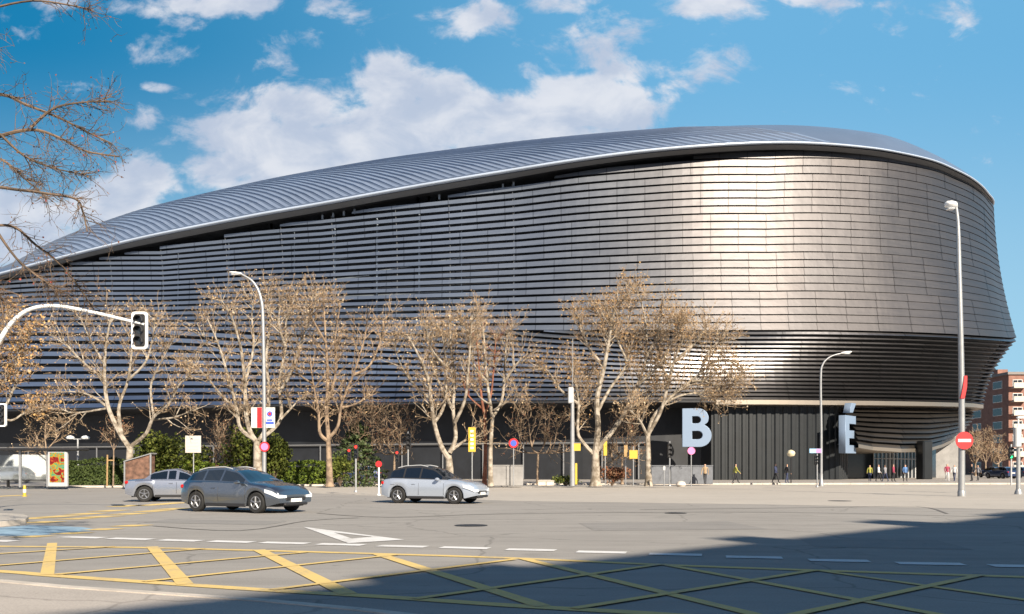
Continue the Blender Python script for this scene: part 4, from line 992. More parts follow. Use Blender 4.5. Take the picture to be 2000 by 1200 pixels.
c = G(1596, 952, .13); mb = MB(); mb.box((0, 0, 0), (.85, .05, .3)); o = mb.build('plate_sign', M['lightblue']); tag(o, 'small blue and pink plate above the short signal post', 'sign'); o.location = P(1592, 881, c.y) + Vector((0, -.1, 0))
mb = MB(); mb.box((.22, -.03, 0), (.36, .02, .26)); mb.build('sign_patch', M['pink'], o)
# post with signal box at right edge
b = G(1989, 966); root = empty('traffic_light', b, 'grey signal post with box head at the right edge', 'traffic light', 'traffic lights'); mb = MB(); mb.tube([(0, 0, 0), (0, 0, P(1989, 838, b.y).z)], [.12, .09], 10); mb.lathe([(.2, 0), (.2, .08), (.12, .3)], (0, 0, 0), 12); mb.build('pole', M['galv'], root, True)
c = P(1985, 855, b.y) - b; mb = MB(); mb.box((c.x, -.1, c.z), (.35, .3, 1.1), bev=.05); mb.build('signal_housing', M['grey_paint'], root)
c = P(1995, 816, b.y) - b; mb = MB(); mb.box((c.x + .1, 0, c.z), (.7, .2, .12), bev=.03); mb.tube([(0, 0, c.z - .6), (0.0, 0, c.z), (c.x, 0, c.z)], .04, 6); mb.build('crossbar', M['white_post'], root)
# far green traffic light
b = G(1975, 948, .13); root = empty('traffic_light', b, 'distant traffic light showing green near the brick building', 'traffic light', 'traffic lights'); mb = MB(); mb.tube([(0, 0, 0), (0, 0, 3.2)], .06, 8); mb.build('pole', M['grey_paint'], root); c = P(1974, 885, b.y) - b
signal_head(root, (c.x, -.1, c.z), 1.0, lit='green', back=False)
# signs on posts
def post_sign(name, px, bpy_, face_py, shape, size, mface, label, cat='sign', r=.04, z0=.13, toppy=None, group=None, mpost='galv', extra=None):
    b = G(px, bpy_, z0); root = empty(name, b, label, cat, group); fz = P(px, face_py, b.y).z - z0; zt = (P(px, toppy, b.y).z - z0) if toppy else fz + .2
    mb = MB(); mb.tube([(0, 0, 0), (0, 0, zt)], r, 8); mb.build('pole', M[mpost], root)
    mb = MB()
    if shape == 'disc': mb.disc((0, -r - .03, fz), size[0], .03)
    else: mb.box((size[2] if len(size) > 2 else 0, -r - .03, fz), (size[0], .04, size[1]))
    o = mb.build('sign_face', M[mface], root)
    if extra: extra(o, b, fz, r)
    return root
def ex_info(o, b, fz, r):
    mb = MB()
    for k_ in range(4): mb.box((0, -r - .056, fz + .38 - k_ * .24), (.85 - .12 * (k_ % 2), .01, .10))
    mb.build('text_line', M['grey_paint'], o)
post_sign('information_sign', 378, 950, 868, 'box', (1.15, 1.25), 'stone', 'square pale information sign in front of the yellow green shrub', extra=ex_info)
def ex_y(o, b, fz, r):
    mb = MB()
    for k_ in range(5): mb.box((0, -r - .056, fz + .6 - k_ * .3), (.22, .01, .16))
    mb.build('sign_panel', M['signwhite'], o)
post_sign('upright_sign', 922, 951, 859, 'box', (.52, 1.75), 'signyellow', 'tall narrow yellow sign with white marks above the pale car', extra=ex_y)
def ex_np(o, b, fz, r): mb = MB(); mb.disc((0, -r - .04, fz), .23, .009); mb.build('sign_centre', M['bluep'], o)
post_sign('round_sign', 1003, 949.5, 866, 'disc', (.36,), 'red', 'round red and blue sign between the plane trees', group='small road signs', extra=ex_np)
post_sign('round_sign', 1350, 951, 881, 'disc', (.27,), 'pink', 'round pink sign directly under the letter B', group='small road signs')
post_sign('yellow_sign', 1237, 950, 888, 'box', (.6, .62), 'signyellow', 'square yellow sign between the two rightmost plane trees', group='small road signs', toppy=872)
post_sign('yellow_sign', 1182, 949, 876, 'box', (.26, 1.1), 'signyellow', 'narrow yellow sign right of the tallest tree trunk', group='small road signs')
post_sign('brown_sign', 1222, 949.6, 882, 'box', (.26, .9), 'wood', 'narrow orange brown sign left of the square yellow sign', group='small road signs')
post_sign('small_post', 1297, 950, 915, 'box', (.16, .3), 'grey_paint', 'short plain grey post left of the unlit traffic light', cat='post')
# wooden stake, bollards
b = TB(209, 950.5); mb = MB(); mb.tube([(0, 0, 0), (.03, 0, 2.3)], .06, 6); mb.box((.25, .05, 1.9), (.5, .05, .08)); o = mb.build('tree_stake', M['wood']); o.location = b; tag(o, 'upright wooden stake left of the slim sapling', 'stake')
b = G(48, 970); root = empty('bollard', b, 'short yellow bollard with white band at the left road edge', 'bollard')
mb = MB(); mb.lathe([(.12, 0), (.12, .03), (.075, .05), (.075, .2)], (0, 0, 0), 14); mb.lathe([(.075, .37), (.075, .52), (.05, .57), (.01, .58)], (0, 0, 0), 14); mb.build('post', M['signyellow'], root, 30)
mb = MB(); mb.lathe([(.077, .2), (.077, .37)], (0, 0, 0), 14); mb.build('band', M['signwhite'], root)
b = G(740, 968); root = empty('bollard', b, 'thin white post with a red top left of the pale car', 'post'); h_ = P(740, 905, b.y).z
mb = MB(); mb.lathe([(.10, 0), (.10, .05), (.045, .1), (.045, h_)], (0, 0, 0), 10); mb.build('post', M['white_post'], root, 30); mb = MB(); mb.disc((0, -.06, h_ - .05), .17, .03, 16); mb.build('sign_face', M['red'], root)
# globe lamp by the ribbed wall
b = G(1545, 944.5, .13); root = empty('globe_lamp', b, 'small pale globe lamp in front of the ribbed wall', 'street lamp'); zc = P(1545, 886, b.y).z - .13
mb = MB(); mb.tube([(0, 0, 0), (0, 0, zc)], .05, 8); mb.build('pole', M['black'], root); mb = MB(); mb.lathe([(.05, -.32), (.28, -.2), (.36, 0), (.28, .2), (.05, .32)], (0, 0, zc), 16); mb.build('globe', M['signyellow'] if False else mat('globe_glass', (.62, .55, .38), .4), root, True)
# advertising bus shelter
b = G(60, 952.3, .13); root = empty('bus_shelter', b, 'glass bus shelter with a dark roof and a lit red and yellow advert', 'bus shelter')
def wl(px, py): return P(px, py, b.y) - b
zr = wl(0, 878).z; x0, x1 = wl(-75, 900).x, wl(104, 900).x
mb = MB(); mb.box(((x0 + x1) / 2 + .6, .5, zr), (x1 - x0 + 2.4, 1.9, .16), bev=.05); mb.build('roof', M['black'], root)
for px in (-60, 38, 92): x_ = wl(px, 900).x; mb = MB(); mb.box((x_, .1, zr / 2 - .04), (.14, .14, zr - .1)); mb.build('post', M['galv'], root)
mb = MB(); mb.box(((x0 + x1) / 2, 1.2, 1.3), (x1 - x0 - .3, .03, 1.9)); mb.build('rear_glass', mat('shelter_glass', (.75, .8, .8), .05, trans=.9), root)
mb = MB(); mb.box((wl(40, 900).x, .95, .5), (3.6, .35, .06)); 
for q in (-1.4, 1.4): mb.box((wl(40, 900).x + q, .95, .24), (.06, .3, .46))
mb.build('bench', M['black'], root)
ax, aw = wl(115, 900).x, 1.15; mb = MB(); mb.box((ax, -.1, 1.28), (1.35, .28, 2.5), bev=.06); o = mb.build('advert_frame', M['grey_paint'], root)
def advmat():
    m = bpy.data.materials.new('advert_poster'); m.use_nodes = True; t = NT(m.node_tree); bs = t.n['Principled BSDF']; oc = t.new('ShaderNodeTexCoord').outputs['Object']
    rp = t.new('ShaderNodeValToRGB'); t.l.new(t.noise(oc, 2.4, 2, .5, 1.0), rp.inputs[0]); e = rp.color_ramp.elements; e[0].position = .36; e[0].color = (.10, .005, .003, 1); e[1].position = .7; e[1].color = (.22, .13, .01, 1)
    for ps_, cc in ((.45, (.24, .02, .01, 1)), (.5, (.34, .2, .01, 1)), (.56, (.04, .2, .06, 1)), (.6, (.05, .2, .16, 1)), (.64, (.3, .12, .01, 1))): x_ = e.new(ps_); x_.color = cc
    t.l.new(rp.outputs[0], bs.inputs['Base Color']); t.l.new(rp.outputs[0], bs.inputs['Emission Color']); bs.inputs['Emission Strength'].default_value = .15; bs.inputs['Roughness'].default_value = .3; return m
mb = MB(); mb.box((ax, -.25, 1.38), (1.0, .02, 2.05)); mb.build('advert_poster', advmat(), o)
# slanted brown kiosk
b = G(274, 952, .13); root = empty('kiosk', b, 'low brown street cabinet with slanting top right of the pale plane tree', 'kiosk')
mb = MB(); mb.q([(-.85, -.4, 0), (.85, -.4, 0), (.85, .4, 0), (-.85, .4, 0), (-.85, -.4, 1.75), (.85, -.4, 2.25), (.85, .4, 2.25), (-.85, .4, 1.75)], [(0, 3, 2, 1), (4, 5, 6, 7), (0, 1, 5, 4), (2, 3, 7, 6), (0, 4, 7, 3), (1, 2, 6, 5)]); mb.build('body', M['brown'], root)
mb = MB(); mb.box((.9, -.42, 1.15), (.09, .1, 2.3)); mb.box((-.9, -.42, .9), (.09, .1, 1.8)); mb.q([(-.95, -.5, 1.76), (.98, -.5, 2.32), (.98, .45, 2.32), (-.95, .45, 1.76), (-.95, -.5, 1.83), (.98, -.5, 2.39), (.98, .45, 2.39), (-.95, .45, 1.83)], [(0, 3, 2, 1), (4, 5, 6, 7), (0, 1, 5, 4), (2, 3, 7, 6), (0, 4, 7, 3), (1, 2, 6, 5)]); mb.build('frame', M['galv'], root)
# low walls
def low_wall(px0, px1, py, h, m, label, th=.3):
    a, c = G(px0, py, .13), G(px1, py, .13); mb = MB(); d = c - a; n = max(2, int(d.length / 1.6)); 
    for i in range(n): p = d * ((i + .5) / n); mb.box((p.x, p.y, h / 2), (d.length / n - .03, th, h), math.atan2(d.y, d.x), bev=.03)
    mb.box((d.x / 2, d.y / 2, h + .04), (d.length, th + .08, .07), math.atan2(d.y, d.x))
    o = mb.build('low_wall', m); o.location = a; return tag(o, label, 'wall', 'low walls by the stadium')
low_wall(1268, 1392, 946, 1.5, mat('slate_panel', (.12, .13, .15), .6, var=.15), 'grey panelled low wall between straight tree trunk and ribbed wall')
low_wall(955, 1022, 949, 1.5, M['concrete'], 'pale concrete low wall right of the pale car', .9)
low_wall(1050, 1082, 949, .32, M['kerb'], 'low pale bench like slab left of the grey mast', .8)
# bicycle
def bicycle(loc, rz, label):
    root = empty('bicycle', loc, label, 'bicycle', None, rz)
    for x_ in (-.52, .52):
        mb = MB(); mb.tube([(x_ + .33 * math.cos(a), 0, .34 + .33 * math.sin(a)) for a in [2 * PI * i / 24 for i in range(25)]], .02, 6); 
        for q in range(8): a = q * PI / 4; mb.tube([(x_, 0, .34), (x_ + .32 * math.cos(a), 0, .34 + .32 * math.sin(a))], .004, 3)
        mb.build('wheel', M['rubber'], root)
    mb = MB()
    for a, c in (((-.52, 0, .34), (-.05, 0, .32)), ((-.52, 0, .34), (-.2, 0, .8)), ((-.05, 0, .32), (-.22, 0, .88)), ((-.05, 0, .32), (.38, 0, .78)), ((-.2, 0, .8), (.36, 0, .84)), ((.52, 0, .34), (.35, 0, .95))): mb.tube([a, c], .022, 6)
    mb.build('frame', M['lightblue'], root)
    mb = MB(); mb.tube([(.3, -.26, .98), (.36, 0, .96), (.3, .26, .98)], .015, 6); mb.build('handlebar', M['black'], root)
    mb = MB(); mb.box((-.24, 0, .92), (.26, .13, .06), bev=.03); mb.build('saddle', M['black'], root)
bicycle(G(972, 952.5), R(8), 'pale blue bicycle parked by the concrete low wall')
# litter/rock at kerb
mb = MB(); mb.lathe([(.3, 0), (.42, .15), (.3, .38), (.08, .45)], (0, 0, 0), 9); o = mb.build('planter_stone', M['stone'], None, True); o.location = G(1330, 951); tag(o, 'small pale stone lump on the kerb below the unlit traffic light', 'stone')

# ================================================================== VEHICLES
def interp(tab, x):
    if x <= tab[0][0]: return tab[0][1]
    for (x0, y0), (x1, y1) in zip(tab[:-1], tab[1:]):
        if x <= x1:
            t = (x - x0) / (x1 - x0); t = t * t * (3 - 2 * t) * .5 + t * .5; return y0 + (y1 - y0) * t
    return tab[-1][1]
def make_car(name, label, paint, L=4.4, W=1.84, H=1.5, kind='cross', roofm=None, group='cars on the road', rz=0.0, loc=(0, 0, 0)):
    root = empty(name, loc, label, 'car', group, rz); hl = L / 2; hw = W / 2
    wr = .34; xf, xr = hl - .88, -hl + .82; sill = .24
    belt = [(-hl, .80), (-hl + .12, .98), (-hl + .5, 1.03), (hl - 1.35, .98), (hl - .9, .94), (hl - .35, .84), (hl - .08, .72), (hl, .55)]
    if kind == 'sedan': belt = [(-hl, .70), (-hl + .1, .92), (-hl + .8, .96), (hl - 1.35, .92), (hl - .9, .88), (hl - .35, .76), (hl - .08, .64), (hl, .5)]
    cs, ce = (-hl + .12, hl - 1.15) if kind != 'sedan' else (-hl + .75, hl - 1.3)
    roofz = [(cs, interp(belt, cs) + .02), (cs + .42, H - .14), (cs + .9, H - .03), (cs + (ce - cs) * .52, H), (ce - .85, H - .10), (ce, interp(belt, ce) + .015)]
    def hwid(x): t = abs(x) / hl; return hw * (1 - .17 * max(0, (t - .62) / .38) ** 2.2)
    def bot(x):
        z = sill + .10 * max(0, (abs(x) - hl + .4) / .4)
        for xc in (xf, xr):
            dx_ = abs(x - xc)
            if dx_ < wr + .06: z = max(z, wr + math.sqrt(max(0, (wr + .06) ** 2 - dx_ ** 2)))
        return z
    xs = sorted(set([round(-hl + L * i / 84, 4) for i in range(85)]))
    mb = MB(); nsec = 0; vs = []
    for x in xs:
        wv = hwid(x); bt = interp(belt, x); z0 = min(bot(x), bt - .08); inx = 0
        sec = [(wv * .70, z0), (wv * .965, z0), (wv * .995, z0 + (bt - z0) * .28), (wv * 1.0, z0 + (bt - z0) * .55), (wv * .975, z0 + (bt - z0) * .80), (wv * .94, bt - .02), (wv * .86, bt + .015), (wv * .45, bt + .045), (0, bt + .055)]
        full = [(-y, z) for y, z in sec] + [(y, z) for y, z in reversed(sec[:-1])]; nsec = len(full); vs += [(x, y, z) for y, z in full]
    k = len(xs)
    mb.q(vs, [(i * nsec + j, i * nsec + j + 1, (i + 1) * nsec + j + 1, (i + 1) * nsec + j) for i in range(k - 1) for j in range(nsec - 1)] + [tuple(range(nsec)), tuple(reversed(range((k - 1) * nsec, k * nsec)))])
    # cabin
    cxs = [cs + (ce - cs) * i / 40 for i in range(41)]
    def side(x, f, s): bt = interp(belt, x); rz_ = max(interp(roofz, x), bt + .01); wb = hwid(x) * .89; wt = wb - .30 * (rz_ - bt) / .5; return Vector((x, s * (wb + (wt - wb) * f), bt - .01 + (rz_ - bt) * f))
    def topp(x, g): a = side(x, 1, 1); return Vector((x, a.y * g, a.z + .04 * (1 - g * g)))
    ws0 = ce - .92; rs1 = cs + .45; pillars = [(cs, cs + .28), (cs + .95 + (L - 4.4) * .3, cs + 1.02 + (L - 4.4) * .3), ((cs + ce) / 2 + .15, (cs + ce) / 2 + .22), (ce - .32, ce)]
    gparts = {}; wsM = MB(); rwM = MB(); rfM = MB(); frD = {-1: MB(), 1: MB()} if roofm else {-1: mb, 1: mb}
    fs_ = [0, .10, .5, .88, 1.0]
    for s in (-1, 1):
        for i in range(40):
            xm = (cxs[i] + cxs[i + 1]) / 2; pil = any(a <= xm <= c_ for a, c_ in pillars)
            for j in range(4):
                key = (s, sum(1 for a, c_ in pillars if a > xm)); tgt = gparts.setdefault(key, MB()) if (j in (1, 2) and not pil) else frD[s]
                q = [side(cxs[i], fs_[j], s), side(cxs[i + 1], fs_[j], s), side(cxs[i + 1], fs_[j + 1], s), side(cxs[i], fs_[j + 1], s)]
                if s > 0: q.reverse()
                tgt.q(q, [(0, 1, 2, 3)])
    gs = [-1, -.9, -.45, 0, .45, .9, 1]
    for i in range(40):
        xm = (cxs[i] + cxs[i + 1]) / 2
        for j in range(6):
            edge = j in (0, 5); tgt = frD[-1 if j == 0 else 1] if edge and (xm > ws0 or xm < rs1) else (wsM if xm > ws0 else (rwM if xm < rs1 else rfM))
            tgt.q([topp(cxs[i], gs[j]), topp(cxs[i + 1], gs[j]), topp(cxs[i + 1], gs[j + 1]), topp(cxs[i], gs[j + 1])], [(0, 1, 2, 3)])
    body = mb.build('body', paint, root, 35)
    if roofm: frD[-1].build('window_frame', roofm, root); frD[1].build('window_frame', roofm, root)
    [g_.build('side_window', M['carglass'], root) for g_ in gparts.values()]; wsM.build('windscreen', M['carglass'], root, True); rwM.build('rear_window', M['carglass'], root, True); rfM.build('roof', roofm or paint, root, True)
    # underbody
    u = MB(); u.box((0, 0, .32), (L * .9, W * .68, .22)); 
    for xc in (xf, xr): u.box((xc, 0, .52), (.74, W * .70, .5))
    u.build('underbody', M['black'], root)
    # sill trim
    u = MB()
    for s in (-1, 1): u.box(((xf + xr) / 2, s * hw * .955, .26), (xf - xr - .86, .06, .12), bev=.02)
    u.build('sill_trim', M['black'], root)
    for xc in (xf, xr):
        for s in (-1, 1):
            t = MB(); t.lathe([(.2, -.10), (.31, -.11), (.335, -.08), (.34, 0), (.335, .08), (.31, .11), (.2, .10)], (xc, s * (hw - .13), .34), 26, 'y'); wh = t.build('wheel', M['rubber'], root, 35)
            r_ = MB(); yo = s * (hw - .13 + .112); r_.lathe([(.215, yo - .02 * s), (.215, yo), (.19, yo), (.18, yo - .015 * s)] if s > 0 else [(.18, yo + .015), (.19, yo), (.215, yo), (.215, yo + .02)], (xc, 0, .34), 26, 'y')
            for q in range(5):
                a = q * 2 * PI / 5 + .3; r_.tube([(xc, yo, .34), (xc + .2 * math.cos(a), yo, .34 + .2 * math.sin(a))], [.035, .028], 4)
            r_.build('rim', M['rim'], wh)
    yl = hwid(hl - .12)
    for s in (-1, 1):
        h = MB(); v_ = []
        for (x, dz_) in ((hl - .50, .0), (hl - .25, .02), (hl - .06, .0)):
            w_ = hwid(x); zt = interp(belt, x) - .06; v_ += [(x + .015, s * (w_ * .99 + .005), zt - .02), (x + .02, s * (w_ * .99 + .008), zt - .13 - dz_)]
        x = hl + .01; v_ += [(x, s * hwid(hl) * .62, .58), (x, s * hwid(hl) * .62, .50)]
        h.q(v_, [(0, 1, 3, 2), (2, 3, 5, 4), (4, 5, 7, 6)] if s < 0 else [(0, 2, 3, 1), (2, 4, 5, 3), (4, 6, 7, 5)]); o = h.build('headlight', M['lampclear'], root)
        m_ = o.modifiers.new('s', 'SOLIDIFY'); m_.thickness = .04; m_.offset = 1
        h = MB(); h.box((-hl + .06, s * (hwid(-hl + .1) * .90), .84), (.14, .16, .13), bev=.03); h.build('tail_light', M['tail'], root)
        h = MB(); h.box((ce - .42, s * (hw + .09), 1.0), (.18, .2, .13), bev=.05); h.tube([(ce - .42, s * (hw - .08), .95), (ce - .42, s * (hw + .04), .98)], .02, 5); h.build('mirror', paint, root)
        for xh in ((cs + ce) / 2 - .05, (cs + ce) / 2 - 1.0): h = MB(); h.box((xh, s * (hw * .985 + .012), .80), (.18, .03, .03), bev=.01); h.build('door_handle', paint, root)
        for xd in ((cs + ce) / 2 + .18, (cs + ce) / 2 - .80, ce - .18):
            h = MB(); h.tube([(xd, s * (hwid(xd) * 1.0 + .002), .36), (xd, s * (hwid(xd) * 1.0 + .003), .60), (xd, s * (hwid(xd) * .978 + .002), .84)], .006, 4); h.build('door_gap', M['black'], root)
    gr = MB(); gr.box((hl - .02, 0, .47), (.09, W * .52, .13), bev=.03); gr.box((hl + .0, 0, .30), (.10, W * .60, .10), bev=.03); gr.build('grille', M['black'], root)
    pl = MB(); pl.box((hl + .03, 0, .42), (.03, .5, .11)); pl.build('number_plate', M['signwhite'], root)
    pl = MB(); pl.box((-hl - .0, 0, .72), (.03, .5, .11)); pl.build('number_plate', M['signwhite'], root)
    if kind == 'cross':
        for s in (-1, 1):
            rr_ = MB(); pts_ = [topp(x, .93 * s) + Vector((0, 0, .035)) for x in [rs1 + .1 + (ws0 - rs1 - .25) * i / 8 for i in range(9)]]; rr_.tube(pts_, .018, 6); rr_.build('roof_rail', M['grey_paint'], root)
    return root
GC = 'cars driving across the junction'
make_car('hatchback_car', 'dark gunmetal car driving right, nearest of the cars', M['cardark'], 4.35, 1.84, 1.47, 'cross', group=GC, rz=R(-27), loc=(G(474, 1000).x, 29.3, 0))
make_car('saloon_car', 'silver car partly hidden behind the dark gunmetal car', M['carsilver'], 4.5, 1.8, 1.42, 'sedan', group=GC, rz=R(8), loc=(P(350, 900, 38).x, 38.5, 0))
make_car('pale_car', 'pale grey crossover with a black roof driving right in mid junction', M['carwhite'], 4.25, 1.84, 1.55, 'cross', roofm=M['black'], group=GC, rz=R(-20), loc=(P(850, 900, 36.5).x, 36.5, 0))
# parked cars down the street on the right and white van at the left
GP2 = 'cars parked in the street at the right'
pc = make_car('parked_car', 'dark navy parked car nearest in the street at far right', M['carblue'], 4.3, 1.8, 1.5, 'cross', group=GP2, rz=R(100), loc=(P(1955, 900, 112).x, 112, .13))
dup(pc, (P(1937, 900, 124).x, 124, .13), R(96), 'dark parked car second in the street, behind the navy one')
dup(pc, (P(1968, 900, 128).x, 128, .13), R(98), 'dark parked car close to the brick building')
dup(pc, (P(1990, 900, 118).x, 118, .13), R(95), 'dark parked car at the right edge beside the signal post')
def van(loc, rz):
    root = empty('delivery_van', loc, 'white delivery van parked behind the bus shelter', 'van', None, rz); mb = MB()
    prof = [(-3, .45), (-3, 2.7), (1.3, 2.75), (1.9, 2.2), (2.4, 1.4), (3.1, 1.15), (3.2, .45)]
    n = len(prof); vs = [(x, y, z) for y in (-1, 1) for x, z in prof]
    mb.q(vs, [tuple(range(n)), tuple(reversed(range(n, 2 * n)))] + [(i, n + i, n + (i + 1) % n, (i + 1) % n) for i in range(n)]); mb.build('body', M['white_post'], root)
    for s in (-1, 1): w_ = MB(); w_.q([(1.25, s * 1.012, 1.45), (2.3, s * 1.012, 1.4), (1.8, s * 1.012, 2.1), (1.25, s * 1.012, 2.25)], [(0, 1, 2, 3)]); w_.build('side_window', M['carglass'], root)
    w_ = MB(); w_.q([(2.38, -.85, 1.5), (2.38, .85, 1.5), (1.97, .8, 2.17), (1.97, -.8, 2.17)], [(0, 1, 2, 3)]); o = w_.build('windscreen', M['carglass'], root); o.location = (.03, 0, .02)
    for x_ in (-2, 2.2):
        for s in (-1, 1): t = MB(); t.lathe([(.22, -.1), (.36, -.09), (.36, .09), (.22, .1)], (x_, s * .93, .36), 20, 'y'); t.build('wheel', M['rubber'], root, 35)
van((P(60, 900, 92).x, 92, .13), PI)
pk = make_car('parked_car', 'pale parked car seen under the bus shelter roof at left edge', M['carsilver'], 4.3, 1.8, 1.5, 'cross', group=None, rz=PI, loc=(P(15, 900, 80).x, 80, .13))
dup(pc, (P(700, 900, 90).x, 90.5, .13), R(178), 'dark parked car half hidden behind the conifer')['group'] = 'cars parked behind the planting'

# ================================================================== PEOPLE
def person_mesh(seed, walk=.2):
    random.seed(seed); V = []; E = []; Rr = []
    def add(p, r, par=None):
        V.append(p); Rr.append(r)
        if par is not None: E.append((par, len(V) - 1))
        return len(V) - 1
    w_ = walk; pel = add((0, 0, .95), .14); wai = add((0, 0, 1.10), .125, pel); ch = add((0, 0, 1.32), .155, wai); nk = add((0, 0, 1.48), .06, ch); hd = add((0, -.01, 1.60), .095, nk); ht = add((0, .0, 1.68), .08, hd)
    for s in (-1, 1):
        hp = add((s * .09, 0, .88), .095, pel); kn = add((s * .10, -s * w_ * .5 - .02, .50), .065, hp); an = add((s * .10, -s * w_ + .03, .09), .045, kn); add((s * .10, -s * w_ - .13, .04), .04, an)
        sh = add((s * .19, 0, 1.40), .06, ch); el = add((s * .25, s * w_ * .4 + .02, 1.13), .045, sh); wr_ = add((s * .24, s * w_ * .9 - .08, .90), .033, el); add((s * .24, s * w_ - .11, .81), .03, wr_)
    me = bpy.data.meshes.new('person_body'); me.from_pydata(V, E, []); me.update()
    o = bpy.data.objects.new('tmp', me); COL.objects.link(o); md = o.modifiers.new('skin', 'SKIN'); 
    for i, r in enumerate(Rr): me.skin_vertices[0].data[i].radius = (r, r * .85)
    me.skin_vertices[0].data[0].use_root = True
    o.modifiers.new('sub', 'SUBSURF').levels = 1
    dg = bpy.context.evaluated_depsgraph_get(); m2 = bpy.data.meshes.new_from_object(o.evaluated_get(dg)); bpy.data.objects.remove(o); return m2
_pm = []
def ensure_skin():
    me = bpy.data.meshes.new('x')
pbase = []
def person(loc, rz, coat, legs, label, seed, h=1.0):
    me = person_mesh(seed, rnd(.08, .28))
    me.materials.clear(); me.materials.append(legs); me.materials.append(coat); me.materials.append(M['skin']); me.materials.append(M['hair'])
    for p in me.polygons:
        c = p.center; p.use_smooth = True
        p.material_index = 0 if c.z < .92 else (1 if c.z < 1.47 else (3 if (c.z > 1.66 or c.y > .03) else 2))
        if abs(c.x) > .2 and c.z < .88: p.material_index = 2
        elif abs(c.x) > .18 and c.z < 1.4: p.material_index = 1
    o = bpy.data.objects.new('person', me); COL.objects.link(o); o.location = loc; o.rotation_euler = (0, 0, rz); o.scale = (h, h, h)
    return tag(o, label, 'person', 'people around the stadium')
cl_ = {n: mat('cloth_' + n, c, .85) for n, c in dict(black=(.02, .02, .025), navy=(.03, .04, .09), yellow=(.34, .33, .07), grey=(.22, .22, .24), white=(.6, .6, .6), wine=(.3, .04, .08), blue=(.10, .2, .4), tan=(.35, .25, .15)).items()}
ppl = [(1699, 940.5, 'yellow', 'navy', 'person in a bright yellow jacket left of the entrance'), (1716, 941, 'white', 'black', 'person in a white top by the stadium entrance'), (1729, 941, 'grey', 'navy', 'person in grey coat in the middle of the entrance'),
 (1745, 941, 'wine', 'black', 'person in a dark red coat at the entrance'), (1768, 941, 'blue', 'black', 'person in a blue jacket near the entrance pillar'), (1850, 940.5, 'wine', 'white', 'person in wine coat and pale trousers right of the pillar'),
 (1864, 940, 'white', 'navy', 'person in white just left of the tall lamp post'), (1898, 940, 'black', 'black', 'person in black right of the tall lamp post'), (1437, 944, 'yellow', 'black', 'person with a yellowish top by the left end of ribbed wall'),
 (1515, 944, 'navy', 'black', 'person in navy before the middle of the ribbed wall'), (1537, 944.5, 'black', 'navy', 'person in black under the globe lamp'), (1377, 946.6, 'tan', 'black', 'person in a tan coat under the right of letter B'), (1910, 939.5, 'grey', 'black', 'person in grey far along the right street')]
for i, (px, py, c1, c2, lab) in enumerate(ppl):
    person(G(px, py, .13), rnd(0, 6.28), cl_[c1], cl_[c2], lab, 100 + i, rnd(.95, 1.05))

# ================================================================== BACKGROUND BUILDINGS (right)
def facade_building(name, x0, x1, y0, y1, h, wallm, label, floors, bays, group='buildings in the street at the right', winm='glass_dark', rz=0.0, balc=False, sidebays=3):
    root = empty(name, (x0, y0, 0), label, 'building', group, rz); W_, D_2 = x1 - x0, y1 - y0
    mb = MB(); mb.box((W_ / 2, D_2 / 2, h / 2), (W_, D_2, h)); mb.build('wall', wallm, root)
    mb = MB(); mb.box((W_ / 2, D_2 / 2, h + .25), (W_ + .6, D_2 + .6, .5)); r_ = mb.build('roof', M['roofgrey'], root); mb = MB(); mb.box((W_ * .3, D_2 * .4, h + 1.2), (2, 2, 1.5)); mb.build('chimney', wallm, r_)
    fh = h / (floors + .4)
    first = None
    for f in range(floors):
        for b_ in range(bays):
            cx = W_ * (b_ + .5) / bays; cz = fh * (f + .75); fr = MB(); ww, wh_ = W_ / bays * .5, fh * .5
            fr.box((cx, -.03, cz + wh_ / 2 + .04), (ww + .16, .1, .08)); fr.box((cx, -.06, cz - wh_ / 2 - .04), (ww + .24, .2, .08)); fr.box((cx - ww / 2 - .04, -.03, cz), (.08, .1, wh_)); fr.box((cx + ww / 2 + .04, -.03, cz), (.08, .1, wh_)); fr.box((cx, -.03, cz), (.06, .09, wh_))
            o = fr.build('window', M['white_post'], root); p_ = MB(); p_.box((cx, -.012, cz), (ww, .02, wh_)); p_.build('pane', M[winm], o)
            if balc and b_ % 2 == 0: bb = MB(); bb.box((cx, -.55, cz - wh_ / 2 - .2), (ww + .8, 1.1, .16)); bb.box((cx, -1.06, cz - wh_ / 2 + .3), (ww + .8, .05, .9)); bb.build('balcony', M['stone'], root)
        for b_ in range(sidebays):
            cy_ = D_2 * (b_ + .5) / sidebays; cz = fh * (f + .75); fr = MB(); ww, wh_ = D_2 / sidebays * .4, fh * .5
            fr.box((-.02, cy_, cz), (.06, ww + .2, wh_ + .2)); o = fr.build('window', M['white_post'], root); p_ = MB(); p_.box((-.06, cy_, cz), (.03, ww, wh_)); p_.build('pane', M[winm], o)
    return root
facade_building('brick_building', P(1970, 0, 165).x, P(1970, 0, 165).x + 30, 165, 225, P(0, 732, 165).z, M['brick'], 'red brick apartment block with balconies at the right edge', 7, 9, balc=True, sidebays=8)
facade_building('brick_building', P(1964, 0, 170).x, P(1972, 0, 170).x + 3, 170, 180, P(0, 738, 170).z, M['brick'], 'narrow brick stair tower left of the red brick apartment block', 6, 1, sidebays=1)
rt = facade_building('office_tower', P(1934, 0, 215).x, P(1934, 0, 215).x + 7.5, 215, 240, P(0, 742, 215).z, M['blueglass'], 'pale blue glass tower with a large pinkish mural beside the brick block', 6, 2, winm='blueglass', sidebays=2)
